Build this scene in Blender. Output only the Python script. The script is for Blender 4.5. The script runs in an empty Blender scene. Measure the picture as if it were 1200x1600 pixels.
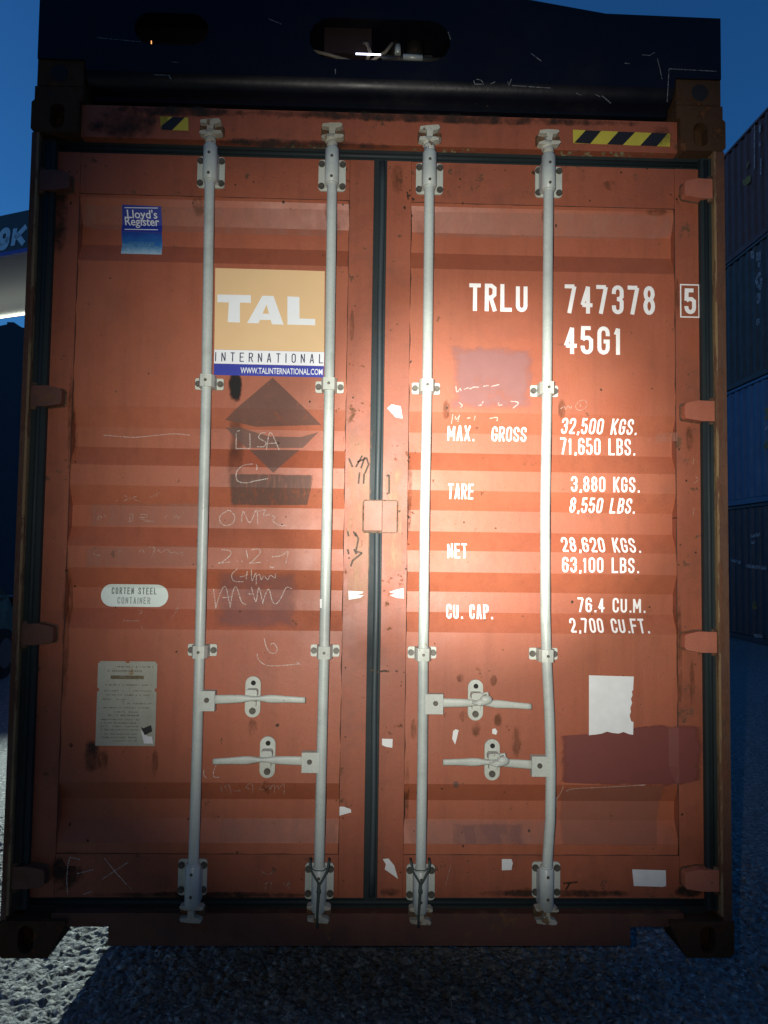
import bpy, bmesh, math, random
import numpy as np
from mathutils import Vector, Matrix
random.seed(7); R = math.radians
SC = bpy.context.scene; COL = SC.collection
# ------------------------------------------------------------------ camera, world, light, exposure
LIFT = 0.40                                   # the spreader holds the container this far off the ground
CAM = (-0.048, -2.616, 1.334 + LIFT); YAW, PITCH, ROLL = 0.0274, 0.0549, 0.0139
def cam_axes():
    cy, sy, cp, sp = math.cos(YAW), math.sin(YAW), math.cos(PITCH), math.sin(PITCH)
    f = Vector((sy*cp, cy*cp, sp)); r0 = Vector((cy, -sy, 0)); u0 = r0.cross(f)
    r = r0*math.cos(ROLL) + u0*math.sin(ROLL); u = -r0*math.sin(ROLL) + u0*math.cos(ROLL)
    return r, u, f
CR, CU, CF = cam_axes()
cd = bpy.data.cameras.new('camera'); co = bpy.data.objects.new('camera', cd); COL.objects.link(co)
cd.sensor_fit = 'VERTICAL'; cd.sensor_height = 36; cd.lens = 27.0; cd.clip_start = 0.05; cd.clip_end = 2000
co.matrix_world = Matrix(((CR.x, CU.x, -CF.x, CAM[0]), (CR.y, CU.y, -CF.y, CAM[1]), (CR.z, CU.z, -CF.z, CAM[2]), (0, 0, 0, 1)))
SC.camera = co
def W(px, py, y=0.0):
    """photo survey point -> place in the yard at distance y behind the container's front plane"""
    d = CF + CR*((px-600)/1200.0) + CU*((800-py)/1200.0)
    t = (y-CAM[1])/d.y
    return Vector(CAM) + d*t

w = bpy.data.worlds.new('World'); SC.world = w; w.use_nodes = True
nt = w.node_tree; bg = nt.nodes['Background']; sky = nt.nodes.new('ShaderNodeTexSky')
sky.sky_type = 'NISHITA'; sky.sun_disc = False; sky.sun_elevation = R(5.0); sky.sun_rotation = R(-70)
sky.ozone_density = 6.0; sky.air_density = 1.0; sky.dust_density = 0.3
nt.links.new(sky.outputs[0], bg.inputs[0]); bg.inputs[1].default_value = 0.17
SC.view_settings.view_transform = 'Standard'; SC.view_settings.look = 'None'
SC.view_settings.exposure = 0.0; SC.view_settings.gamma = 1.0; SC.view_settings.use_curve_mapping = False

def spot(name, loc, aim, power, size, blend, rad, col):
    l = bpy.data.lights.new(name, 'SPOT'); l.energy = power; l.spot_size = R(size); l.spot_blend = blend
    l.shadow_soft_size = rad; l.color = col
    o = bpy.data.objects.new(name, l); COL.objects.link(o); o.location = loc
    o.rotation_euler = (Vector(aim)-Vector(loc)).to_track_quat('-Z', 'Y').to_euler()
    return o
FL = (CAM[0]-0.08, CAM[1], CAM[2]+0.02)        # the phone's flash: beside the lens
FCOL = (1.0, 0.95, 0.87)
spot('flash_wide', FL, W(712, 738), 370, 70, 1.0, 0.006, FCOL)
spot('flash_core', FL, W(742, 752), 850, 31, 1.0, 0.006, FCOL)
spot('flash_spill', FL, W(700, 800), 15, 135, 1.0, 0.006, FCOL)
# floodlight of the lifting machine behind the container, shining forward along its left flank
spot('machine_floodlight', (-2.93, 14.5, 8.0), (-2.1, 0.7, 0.0), 15000, 22, 0.6, 0.05, (0.84, 1.0, 0.92))

# ------------------------------------------------------------------ helpers
def tag(o, label=None, cat=None, group=None, kind=None):
    if label: o['label'] = label
    if cat: o['category'] = cat
    if group: o['group'] = group
    if kind: o['kind'] = kind
    return o
def empty(name, loc=(0, 0, 0), rz=0):
    o = bpy.data.objects.new(name, None); COL.objects.link(o); o.location = loc; o.rotation_euler = (0, 0, rz)
    o.empty_display_size = 0.2
    return o
def link(name, me, mats, parent=None, loc=None, smooth=False):
    if not isinstance(mats, (list, tuple)): mats = [mats]
    if not me.materials:
        for m in mats: me.materials.append(m)
    o = bpy.data.objects.new(name, me); COL.objects.link(o)
    if parent: o.parent = parent
    if loc is not None: o.location = loc
    return o
class B:
    """collects shapes in world coordinates; .out() links them as one mesh object"""
    def __init__(s): s.bm = bmesh.new()
    def _sm(s, faces, smooth, mi):
        for f in faces: f.smooth = smooth; f.material_index = mi
    def box(s, x0, x1, y0, y1, z0, z1, mi=0):
        v = [s.bm.verts.new(p) for p in ((x0,y0,z0),(x1,y0,z0),(x1,y1,z0),(x0,y1,z0),(x0,y0,z1),(x1,y0,z1),(x1,y1,z1),(x0,y1,z1))]
        fs = [s.bm.faces.new([v[i] for i in q]) for q in ((0,3,2,1),(4,5,6,7),(0,1,5,4),(1,2,6,5),(2,3,7,6),(3,0,4,7))]
        s._sm(fs, False, mi); return v
    def prism(s, pts, y0, y1, mi=0):
        """outline in (x,z), counter-clockwise seen from the front; front at y0, back at y1"""
        a = [s.bm.verts.new((p[0], y0, p[1])) for p in pts]; b = [s.bm.verts.new((p[0], y1, p[1])) for p in pts]
        n = len(pts); fs = [s.bm.faces.new(a), s.bm.faces.new(b[::-1])]
        for i in range(n): fs.append(s.bm.faces.new((a[i], b[i], b[(i+1) % n], a[(i+1) % n])))
        s._sm(fs, False, mi)
    def tube(s, path, rad, n=14, mi=0, caps=True):
        path = [Vector(p) for p in path]; m = len(path)
        rads = rad if isinstance(rad, (list, tuple)) else [rad]*m
        rings = []
        up = None
        for i, p in enumerate(path):
            t = (path[min(i+1, m-1)]-path[max(i-1, 0)]).normalized()
            if up is None: up = Vector((0, -1, 0)) if abs(t.y) < 0.9 else Vector((0, 0, 1))
            a = (up - t*up.dot(t)).normalized(); up = a; b = t.cross(a)
            rings.append([s.bm.verts.new(p + a*rads[i]*math.cos(k*2*math.pi/n) + b*rads[i]*math.sin(k*2*math.pi/n)) for k in range(n)])
        fs = []
        for i in range(m-1):
            for k in range(n):
                fs.append(s.bm.faces.new((rings[i][k], rings[i][(k+1) % n], rings[i+1][(k+1) % n], rings[i+1][k])))
        s._sm(fs, True, mi)
        if caps: s._sm([s.bm.faces.new(rings[0][::-1]), s.bm.faces.new(rings[-1])], False, mi)
    def ball(s, c, r, mi=0, seg=10):
        g = bmesh.ops.create_uvsphere(s.bm, u_segments=seg, v_segments=max(5, seg//2+1), radius=1.0,
            matrix=Matrix.Translation(c) @ Matrix.Diagonal((r[0], r[1], r[2], 1)))
        fs = {f for v in g['verts'] for f in v.link_faces}; s._sm(fs, True, mi)
    def bevel(s, wd=0.003, seg=2, ang=40):
        es = [e for e in s.bm.edges if len(e.link_faces) == 2 and e.calc_face_angle(0) > R(ang)]
        bmesh.ops.bevel(s.bm, geom=es, offset=wd, segments=seg, profile=0.7, affect='EDGES', clamp_overlap=True)
        return s
    def shift(s, v): bmesh.ops.translate(s.bm, verts=s.bm.verts, vec=v); return s
    def out(s, name, mats, parent=None, loc=None):
        bmesh.ops.recalc_face_normals(s.bm, faces=s.bm.faces)
        me = bpy.data.meshes.new(name); s.bm.to_mesh(me); s.bm.free()
        return link(name, me, mats, parent, loc)

# ------------------------------------------------------------------ materials
def nodes(name):
    m = bpy.data.materials.new(name); m.use_nodes = True; t = m.node_tree
    return m, t, t.nodes['Principled BSDF'], t.nodes['Material Output']
def N(t, typ, **kw):
    n = t.nodes.new('ShaderNode'+typ)
    for k, v in kw.items(): setattr(n, k, v)
    return n
def noise(t, scale, detail=4, rough=0.6, vec=None, dist=0.0):
    n = N(t, 'TexNoise'); n.inputs['Scale'].default_value = scale; n.inputs['Detail'].default_value = detail
    n.inputs['Roughness'].default_value = rough; n.inputs['Distortion'].default_value = dist
    if vec is not None: t.links.new(vec, n.inputs['Vector'])
    return n.outputs[0]
def pos(t, sx=1, sy=1, sz=1, off=(0, 0, 0)):
    g = N(t, 'NewGeometry'); mp = N(t, 'Mapping'); mp.inputs['Scale'].default_value = (sx, sy, sz)
    mp.inputs['Location'].default_value = off
    t.links.new(g.outputs['Position'], mp.inputs['Vector']); return mp.outputs[0]
def ramp(t, fac, stops):
    r = N(t, 'ValToRGB'); el = r.color_ramp.elements
    while len(el) < len(stops): el.new(0.5)
    for e, (p, c) in zip(el, stops):
        e.position = p; e.color = (c, c, c, 1) if isinstance(c, (int, float)) else (*c, 1)
    t.links.new(fac, r.inputs[0]); return r.outputs[0]
def mix(t, fac, a, b, mode='MIX'):
    m = N(t, 'Mix', data_type='RGBA', blend_type=mode)
    for s_, v in ((m.inputs[0], fac), (m.inputs[6], a), (m.inputs[7], b)):
        if isinstance(v, (int, float)): s_.default_value = v
        elif isinstance(v, tuple): s_.default_value = (*v, 1)
        else: t.links.new(v, s_)
    return m.outputs[2]
def mul(t, a, b, op='MULTIPLY'):
    m = N(t, 'Math', operation=op)
    for s_, v in ((m.inputs[0], a), (m.inputs[1], b)):
        if isinstance(v, (int, float)): s_.default_value = v
        else: t.links.new(v, s_)
    return m.outputs[0]
def bump(t, bs, h, strength, dist):
    b = N(t, 'Bump'); b.inputs['Strength'].default_value = strength; b.inputs['Distance'].default_value = dist
    t.links.new(h, b.inputs['Height']); t.links.new(b.outputs[0], bs.inputs['Normal'])
def steel_paint(name, col, col2=None, rough=0.5, rust=0.0, rustcol=(0.06, 0.026, 0.012), streak=0.25, dirt=0.0, bmp=0.25, spec=0.5, vs=1.0, fade=None):
    m, t, bs, out = nodes(name); col2 = col2 or tuple(c*0.72 for c in col)
    P = pos(t); PV = pos(t, 9, 9, 0.55)
    c = mix(t, ramp(t, noise(t, 2.3, 5, 0.65, P), [(0.3, 0.0), (0.7, 1.0)]), col, col2)
    if fade: c = mix(t, mul(t, ramp(t, noise(t, 1.1, 6, 0.6, pos(t, 1, 1, 1.6, (3, 1, 2)), 0.6), [(0.42, 0.0), (0.66, 1.0)]), 0.55), c, fade)
    if streak:
        c = mix(t, mul(t, ramp(t, noise(t, 3.0, 6, 0.7, PV), [(0.46, 0.0), (0.75, 1.0)]), streak), c, tuple(x*0.45 for x in col))
    c = mix(t, 0.22, c, ramp(t, noise(t, 160, 3, 0.7, P), [(0.3, tuple(x*0.6 for x in col)), (0.7, tuple(min(1, x*1.35) for x in col))]))
    if dirt:
        c = mix(t, mul(t, ramp(t, noise(t, 5, 7, 0.72, P), [(0.5, 0.0), (0.78, 1.0)]), dirt), c, (0.03, 0.025, 0.02))
    rg = mul(t, ramp(t, noise(t, 6, 5, 0.6, P), [(0.25, 0.0), (0.8, 1.0)]), 0.22); rg = mul(t, rg, rough-0.1, 'ADD')
    h = mul(t, noise(t, 45, 5, 0.6, P), 0.5)
    if rust:
        a = ramp(t, noise(t, 13 if vs == 1 else 26, 8, 0.72, pos(t, 1, 1, vs)), [(0.70-rust*0.35, 0.0), (0.73-rust*0.33, 1.0)])
        sp = ramp(t, noise(t, 55, 3, 0.5, P), [(0.74-rust*0.10, 0.0), (0.77-rust*0.10, 1.0)])
        a = mul(t, a, sp, 'MAXIMUM')
        rc = mix(t, noise(t, 40, 4, 0.6, P), rustcol, tuple(x*2.6 for x in rustcol))
        c = mix(t, a, c, rc); rg = mul(t, rg, mul(t, a, 0.3), 'ADD'); h = mul(t, h, mul(t, a, 0.6), 'SUBTRACT')
    t.links.new(c, bs.inputs['Base Color']); t.links.new(rg, bs.inputs['Roughness'])
    bs.inputs['Specular IOR Level'].default_value = spec
    bump(t, bs, h, bmp, 0.004)
    return m
def flat(name, col, rough=0.55, metal=0.0, spec=0.5, var=0.12, scale=30):
    m, t, bs, out = nodes(name)
    c = mix(t, noise(t, scale, 5, 0.65, pos(t)), tuple(x*(1-var*2) for x in col), tuple(min(1, x*(1+var)) for x in col))
    t.links.new(c, bs.inputs['Base Color']); bs.inputs['Roughness'].default_value = rough
    bs.inputs['Metallic'].default_value = metal; bs.inputs['Specular IOR Level'].default_value = spec
    return m
def emit(name, col, st):
    m, t, bs, out = nodes(name); bs.inputs['Base Color'].default_value = (0.8, 0.8, 0.8, 1)
    bs.inputs['Emission Color'].default_value = (*col, 1); bs.inputs['Emission Strength'].default_value = st
    return m
def worn(name, col, alpha=1.0, lo=0.3, hi=0.5, scale=60, stretch=(1, 1, 1), rough=0.7, edge=0.0, esc=12, col2=None, spec=0.3, rnd=False):
    """thin print, chalk or residue: patchy coverage, and (edge > 0) a ragged soft rim inside its own box"""
    m, t, bs, out = nodes(name)
    c = mix(t, noise(t, 25, 5, 0.65, pos(t)), col, col2 or tuple(x*0.75 for x in col))
    t.links.new(c, bs.inputs['Base Color']); bs.inputs['Roughness'].default_value = rough
    bs.inputs['Specular IOR Level'].default_value = spec
    a = ramp(t, noise(t, scale, 5, 0.7, pos(t, *stretch)), [(lo, 0.0), (hi, 1.0)])
    a = mul(t, a, alpha)
    if edge:
        tc = N(t, 'TexCoord'); sx = N(t, 'SeparateXYZ'); t.links.new(tc.outputs['Generated'], sx.inputs[0])
        def side(o):
            return mul(t, o, mul(t, 1.0, o, 'SUBTRACT'), 'MINIMUM')
        d = mul(t, side(sx.outputs[0]), side(sx.outputs[2]), 'MINIMUM')
        if rnd:   # elliptical blot instead of a box
            ax = mul(t, mul(t, sx.outputs[0], 0.5, 'SUBTRACT'), 2, 'POWER'); az = mul(t, mul(t, sx.outputs[2], 0.5, 'SUBTRACT'), 2, 'POWER')
            d = mul(t, 0.5, mul(t, mul(t, ax, az, 'ADD'), 0.5, 'POWER'), 'SUBTRACT')
        d = mul(t, d, mul(t, mul(t, noise(t, esc, 6, 0.7, pos(t)), 0.5, 'SUBTRACT'), edge*1.6), 'ADD')
        a = mul(t, a, ramp(t, d, [(edge*0.25, 0.0), (edge*0.8, 1.0)]))
    t.links.new(a, bs.inputs['Alpha'])
    return m

M = {}
ORANGE = (0.33, 0.094, 0.043)
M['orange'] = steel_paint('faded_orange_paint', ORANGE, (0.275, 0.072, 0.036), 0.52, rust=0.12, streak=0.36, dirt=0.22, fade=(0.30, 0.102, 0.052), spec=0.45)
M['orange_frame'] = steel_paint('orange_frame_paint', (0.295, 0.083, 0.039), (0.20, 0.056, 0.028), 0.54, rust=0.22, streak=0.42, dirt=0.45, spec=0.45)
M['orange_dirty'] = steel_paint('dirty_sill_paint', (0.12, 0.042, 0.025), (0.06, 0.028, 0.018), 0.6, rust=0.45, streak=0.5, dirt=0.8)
M['hinge'] = steel_paint('orange_hinge_paint', (0.38, 0.13, 0.075), (0.30, 0.085, 0.045), 0.5, rust=0.10, dirt=0.3)
M['post'] = steel_paint('rusted_post_paint', (0.12, 0.050, 0.022), (0.05, 0.028, 0.015), 0.62, rust=0.62, rustcol=(0.05, 0.02, 0.009), streak=0.7, dirt=0.6, bmp=0.6, vs=0.16)
M['post_lip'] = steel_paint('tan_worn_post_edge', (0.26, 0.17, 0.075), (0.12, 0.07, 0.03), 0.6, rust=0.5, streak=0.6, dirt=0.5, bmp=0.6, vs=0.16)
M['casting'] = steel_paint('dark_casting_paint', (0.075, 0.038, 0.018), (0.035, 0.020, 0.011), 0.8, rust=0.4, rustcol=(0.05, 0.022, 0.01), dirt=0.6, bmp=0.8, spec=0.15)
M['bar'] = steel_paint('pale_galvanised_paint', (0.45, 0.50, 0.455), (0.37, 0.41, 0.375), 0.42, rust=0.07, streak=0.34, dirt=0.42, bmp=0.25, rustcol=(0.16, 0.12, 0.07))
M['bracket'] = steel_paint('pale_bracket_paint', (0.47, 0.505, 0.44), (0.37, 0.40, 0.35), 0.5, rust=0.07, streak=0.2, dirt=0.30, rustcol=(0.14, 0.10, 0.05), bmp=0.5)
M['cam'] = steel_paint('worn_cam_paint', (0.46, 0.47, 0.39), (0.27, 0.22, 0.13), 0.55, rust=0.32, dirt=0.35, rustcol=(0.09, 0.05, 0.02), bmp=0.8)
M['keeper'] = steel_paint('rusty_keeper', (0.12, 0.065, 0.03), (0.05, 0.03, 0.018), 0.7, rust=0.6, dirt=0.4, bmp=1.0)
M['bolt'] = flat('dark_bolt', (0.085, 0.08, 0.065), 0.5, 0.3)
M['black'] = flat('black_hole', (0.006, 0.006, 0.006), 0.8)
M['gasket'] = steel_paint('black_rubber_gasket', (0.014, 0.024, 0.026), (0.008, 0.014, 0.016), 0.65, rust=0.0, streak=0.4, dirt=0.2, bmp=0.3, spec=0.3)
M['gasket_lip'] = steel_paint('grey_worn_gasket', (0.03, 0.045, 0.05), (0.015, 0.024, 0.026), 0.6, rust=0.0, streak=0.5, dirt=0.3, bmp=0.3)
M['plate'] = steel_paint('weathered_aluminium_plate', (0.36, 0.37, 0.30), (0.26, 0.26, 0.20), 0.55, rust=0.12, streak=0.3, dirt=0.35, rustcol=(0.15, 0.09, 0.04))
M['navy'] = steel_paint('dark_navy_gloss_paint', (0.0045, 0.0055, 0.010), (0.003, 0.0035, 0.007), 0.4, rust=0.05, rustcol=(0.016, 0.012, 0.008), streak=0.3, dirt=0.3, spec=0.28, bmp=0.35)
M['machine'] = steel_paint('greasy_machine_steel', (0.035, 0.033, 0.028), (0.015, 0.015, 0.014), 0.45, rust=0.3, dirt=0.6)
M['pale_steel'] = flat('pale_steel', (0.42, 0.46, 0.42), 0.4, 0.2)
M['hose'] = flat('pale_hose', (0.20, 0.17, 0.12), 0.5)
M['red_in'] = flat('dull_red_plate', (0.018, 0.006, 0.005), 0.8)
M['white'] = worn('white_marking_paint', (0.86, 0.86, 0.83), 1.0, 0.10, 0.18, 70, rough=0.55)
M['scuffed_white'] = worn('scuffed_white_paper', (0.72, 0.74, 0.72), 1.0, 0.16, 0.22, 50, rough=0.6)
M['cream'] = flat('cream_print', (0.66, 0.46, 0.24), 0.4, var=0.04, scale=8)
M['decal_white'] = flat('decal_white', (0.72, 0.76, 0.78), 0.4, var=0.03)
M['decal_pale'] = flat('decal_pale_lettering', (0.70, 0.74, 0.74), 0.4, var=0.03)
M['royal'] = flat('royal_blue_print', (0.02, 0.035, 0.30), 0.4, var=0.06)
M['navy_print'] = flat('dark_blue_print', (0.02, 0.025, 0.07), 0.5)
M['oval'] = flat('pale_green_white_label', (0.62, 0.72, 0.66), 0.45, var=0.05)
M['grey_print'] = flat('grey_print', (0.13, 0.17, 0.17), 0.5)
M['lloyd_low'] = None
M['yellow'] = flat('hazard_yellow', (0.46, 0.40, 0.045), 0.5, var=0.08)
M['hazard_black'] = flat('hazard_black', (0.012, 0.012, 0.014), 0.5)
M['chalk'] = worn('chalk_line', (0.78, 0.70, 0.62), 0.85, 0.36, 0.62, 260, rough=0.9)
M['chalk_faint'] = worn('faint_chalk', (0.62, 0.48, 0.40), 0.7, 0.38, 0.66, 160, rough=0.9)
M['tar'] = worn('dark_brown_smear', (0.035, 0.024, 0.012), 0.9, 0.30, 0.52, 120, rough=0.6)
M['soot'] = worn('black_soot_smear', (0.008, 0.008, 0.008), 0.96, 0.20, 0.40, 30, edge=0.24, esc=18, rnd=True)
M['soot_faint'] = worn('faint_soot_run', (0.06, 0.035, 0.025), 0.45, 0.25, 0.6, 14, (1, 1, 0.4), edge=0.34, rnd=True)
M['glue'] = worn('dark_glue_residue', (0.11, 0.065, 0.052), 0.66, 0.24, 0.44, 38, rough=0.75, col2=(0.17, 0.09, 0.07))
M['glue_light'] = worn('grey_glue_residue', (0.17, 0.11, 0.09), 0.60, 0.16, 0.36, 24, rough=0.75)
M['glue_streak'] = worn('streaky_glue_residue', (0.12, 0.08, 0.065), 0.62, 0.25, 0.50, 60, (1.6, 1, 0.22), edge=0.06)
M['mauve'] = worn('mauve_residue', (0.31, 0.16, 0.155), 0.58, 0.15, 0.42, 9, edge=0.17, esc=16)
M['mauve_dark'] = worn('dark_mauve_residue', (0.24, 0.12, 0.115), 0.42, 0.20, 0.5, 9, edge=0.18, esc=14)
M['dust'] = worn('chalky_fade', (0.42, 0.20, 0.145), 0.62, 0.25, 0.75, 20, (1, 1, 0.12), edge=0.05)
M['maroon'] = worn('maroon_touch_up_paint', (0.175, 0.042, 0.032), 0.92, 0.08, 0.24, 14, rough=0.55, edge=0.10, esc=18, spec=0.5, col2=(0.14, 0.036, 0.028))
M['brown_fade'] = worn('brownish_fade', (0.34, 0.135, 0.088), 0.5, 0.10, 0.45, 8, rough=0.6, edge=0.05, esc=30)
M['bare'] = worn('scraped_tan_paint', (0.44, 0.26, 0.16), 0.7, 0.36, 0.66, 26, (1.5, 1, 0.35), edge=0.16)
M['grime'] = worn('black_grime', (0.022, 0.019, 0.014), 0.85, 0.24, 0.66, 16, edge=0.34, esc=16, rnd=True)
M['moss'] = worn('pale_moss_flakes', (0.22, 0.19, 0.09), 0.8, 0.52, 0.60, 60, edge=0.1)
M['rope'] = flat('dark_green_cord', (0.045, 0.062, 0.05), 0.8)

def dusk_print():
    m, t, bs, out = nodes('blue_to_white_print')
    tc = N(t, 'TexCoord'); sx = N(t, 'SeparateXYZ'); t.links.new(tc.outputs['Generated'], sx.inputs[0])
    f = mul(t, sx.outputs[2], mul(t, mul(t, noise(t, 40, 4, 0.6, pos(t)), 0.5, 'SUBTRACT'), 0.5), 'ADD')
    t.links.new(ramp(t, f, [(0.05, (0.42, 0.6, 0.68)), (0.30, (0.16, 0.36, 0.52)), (0.5, (0.02, 0.13, 0.36)), (0.95, (0.012, 0.05, 0.26))]), bs.inputs['Base Color'])
    bs.inputs['Roughness'].default_value = 0.4
    return m
M['lloyd_low'] = dusk_print()

# ------------------------------------------------------------------ ground
def asphalt():
    m, t, bs, out = nodes('coarse_asphalt'); P = pos(t)
    v = N(t, 'TexVoronoi'); v.inputs['Scale'].default_value = 62; t.links.new(P, v.inputs['Vector'])
    sp = N(t, 'SeparateColor'); t.links.new(v.outputs['Color'], sp.inputs[0])
    base = mix(t, noise(t, 3, 6, 0.65, P), (0.15, 0.15, 0.15), (0.26, 0.26, 0.255))
    stone = ramp(t, sp.outputs[0], [(0.0, (0.09, 0.088, 0.088)), (0.5, (0.21, 0.21, 0.205)), (0.93, (0.32, 0.315, 0.30)), (1.0, (0.55, 0.55, 0.52))])
    c = mix(t, ramp(t, noise(t, 34, 4, 0.6, P), [(0.34, 0.0), (0.52, 1.0)]), base, stone)
    t.links.new(c, bs.inputs['Base Color']); bs.inputs['Roughness'].default_value = 0.88
    h = mul(t, mul(t, v.outputs['Distance'], -0.9), noise(t, 90, 4, 0.6, P), 'ADD')
    bump(t, bs, h, 0.9, 0.008)
    return m
M['asphalt'] = asphalt()
me = bpy.data.meshes.new('ground'); S = 400
me.from_pydata([(-S, -S, 0), (S, -S, 0), (S, S, 0), (-S, S, 0)], [], [(0, 1, 2, 3)])
tag(link('ground', me, M['asphalt']), kind='structure')

def cells(X, Y, size, seed):
    rng = np.random.default_rng(seed); n = 512
    jx, jy, hh, rr = rng.random((n, n)), rng.random((n, n)), rng.random((n, n)), rng.random((n, n))
    gx, gy = X/size, Y/size; ix, iy = np.floor(gx).astype(int), np.floor(gy).astype(int)
    best = np.zeros_like(X)
    for dx in (-1, 0, 1):
        for dy in (-1, 0, 1):
            cx, cy = (ix+dx) % n, (iy+dy) % n
            px, py = ix+dx+jx[cx, cy], iy+dy+jy[cx, cy]
            r = 0.35+0.45*rr[cx, cy]; a = 0.7+0.6*hh[cy, cx]
            d2 = (((gx-px)*a)**2+((gy-py)/a)**2)/(r*r)
            best = np.maximum(best, np.sqrt(np.clip(1-d2, 0, 1))*(0.25+0.75*hh[cx, cy]**1.5))
    return best
x0, x1, y0, y1, st = -2.6, 2.35, 0.0, 2.6, 0.0065
nx, ny = int((x1-x0)/st), int((y1-y0)/st)
X, Y = np.meshgrid(np.linspace(x0, x1, nx), np.linspace(y0, y1, ny), indexing='ij')
Z = cells(X, Y, 0.055, 1)*0.015 + cells(X+3.1, Y+1.7, 0.026, 2)*0.014 + cells(X+9, Y+5, 0.13, 3)*0.006
Z += 0.004*np.sin(X*3.1+Y*2.3)+0.003*np.sin(X*7.7-Y*5.1)
e = np.minimum(np.minimum(X-x0, x1-X), np.minimum(Y-y0, y1-Y)); Z = (Z+0.004)*np.clip(e/0.25, 0, 1)-0.002*(e < 0.02)
V = np.stack([X, Y, Z], -1).reshape(-1, 3); idx = np.arange(nx*ny).reshape(nx, ny)
F_ = np.stack([idx[:-1, :-1], idx[1:, :-1], idx[1:, 1:], idx[:-1, 1:]], -1).reshape(-1, 4)
me = bpy.data.meshes.new('asphalt_stones'); me.vertices.add(len(V)); me.vertices.foreach_set('co', V.ravel())
me.loops.add(F_.size); me.loops.foreach_set('vertex_index', F_.ravel()); me.polygons.add(len(F_))
me.polygons.foreach_set('loop_start', np.arange(0, F_.size, 4)); me.polygons.foreach_set('loop_total', np.full(len(F_), 4))
me.update(); me.polygons.foreach_set('use_smooth', np.ones(len(F_), bool))
tag(link('asphalt_stones', me, M['asphalt']), 'coarse stony asphalt surface under the orange container', 'asphalt', kind='stuff')

# ------------------------------------------------------------------ the orange container
Z0 = LIFT; HT = 2.896; HW = 1.219; LEN = 12.19
FR = 0.045            # face of the door frames
DO, DI = 0.050, 0.086 # outer and inner faces of the corrugation
BY = -0.008           # axis of the locking bars
cont = empty('shipping_container', (0, 0, Z0))
tag(cont, 'orange high-cube shipping container with closed doors and four pale locking bars, held off the ground', 'shipping container')
OFF = (0, 0, -Z0)
def part(b, name, mats): return b.out(name, mats, cont, OFF)
def z_at(px, py, y=FR): return W(px, py, y).z
def x_at(px, py, y=FR): return W(px, py, y).x

DTOP, DBOT = z_at(700, 254), z_at(600, 1403)
LX0, LX1 = x_at(70, 700), x_at(578, 700)      # left leaf
RX0, RX1 = x_at(599, 700), x_at(1097, 700)    # right leaf
LP0, LP1 = x_at(108, 750), x_at(540, 700)     # left panel (between the stiles)
RP0, RP1 = x_at(637, 750), x_at(1057, 700)
PT, PB = z_at(940, 323), z_at(600, 1336)
prof = [(323, DO), (333, DO), (367, DI), (399, DI), (429, DO), (650, DO), (680, DI), (711, DI), (740, DO), (771, DO), (801, DI), (834, DI),
        (864, DO), (897, DO), (928, DI), (960, DI), (990, DO), (1224, DO), (1254, DI), (1284, DI), (1316, DO), (1336, DO)]
prof = [(W(940, p, 0.068).z, d) for p, d in prof]; prof[0] = (PT, DO); prof[-1] = (PB, DO)
def wob(x, z): return 0.0010*math.sin(x*4.3+z*2.3)+0.0007*math.sin(z*5.1-x*3.2+1)+0.0003*math.sin(x*11+z*3)
def surf(x, z):
    if PB <= z <= PT and (LP0 < x < LP1 or RP0 < x < RP1):
        for (za, da), (zb, db) in zip(prof, prof[1:]):
            if za >= z >= zb: return da+(db-da)*(za-z)/(za-zb)+wob(x, z)
    return FR
def panel(xa, xb):
    bm = bmesh.new(); n = 26; rows = []
    zs = []
    for (za, da), (zb, db) in zip(prof, prof[1:]):
        k = max(1, int((za-zb)/0.09)); zs += [za+(zb-za)*i/k for i in range(k)]
    zs.append(prof[-1][0])
    for z in zs:
        zz = z-1e-6 if z > PB else z+1e-6
        rows.append([bm.verts.new((xa+(xb-xa)*i/n, surf(min(max(xa+(xb-xa)*i/n, xa+1e-4), xb-1e-4), zz), z)) for i in range(n+1)])
    for a, b in zip(rows, rows[1:]):
        for i in range(n): bm.faces.new((a[i], b[i], b[i+1], a[i+1])).smooth = False
    me = bpy.data.meshes.new('door_panel'); bm.to_mesh(me); bm.free()
    return link('door_panel', me, M['orange'], cont, OFF)
for lx0, lx1, p0, p1 in ((LX0, LX1, LP0, LP1), (RX0, RX1, RP0, RP1)):
    panel(p0, p1)
    b = B(); b.box(lx0, p0, FR, FR+0.06, DBOT, DTOP); b.box(p1, lx1, FR, FR+0.06, DBOT, DTOP); b.bevel(0.004)
    part(b, 'door_stile', M['orange_frame'])
    b = B(); b.box(p0+0.001, p1-0.001, FR+0.001, FR+0.06, PT, DTOP-0.0005); b.bevel(0.003); part(b, 'top_rail', M['orange_frame'])
    b = B(); b.box(p0+0.001, p1-0.001, FR+0.001, FR+0.06, DBOT+0.0005, PB); b.bevel(0.003); part(b, 'bottom_rail', M['orange_frame'])

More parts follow.
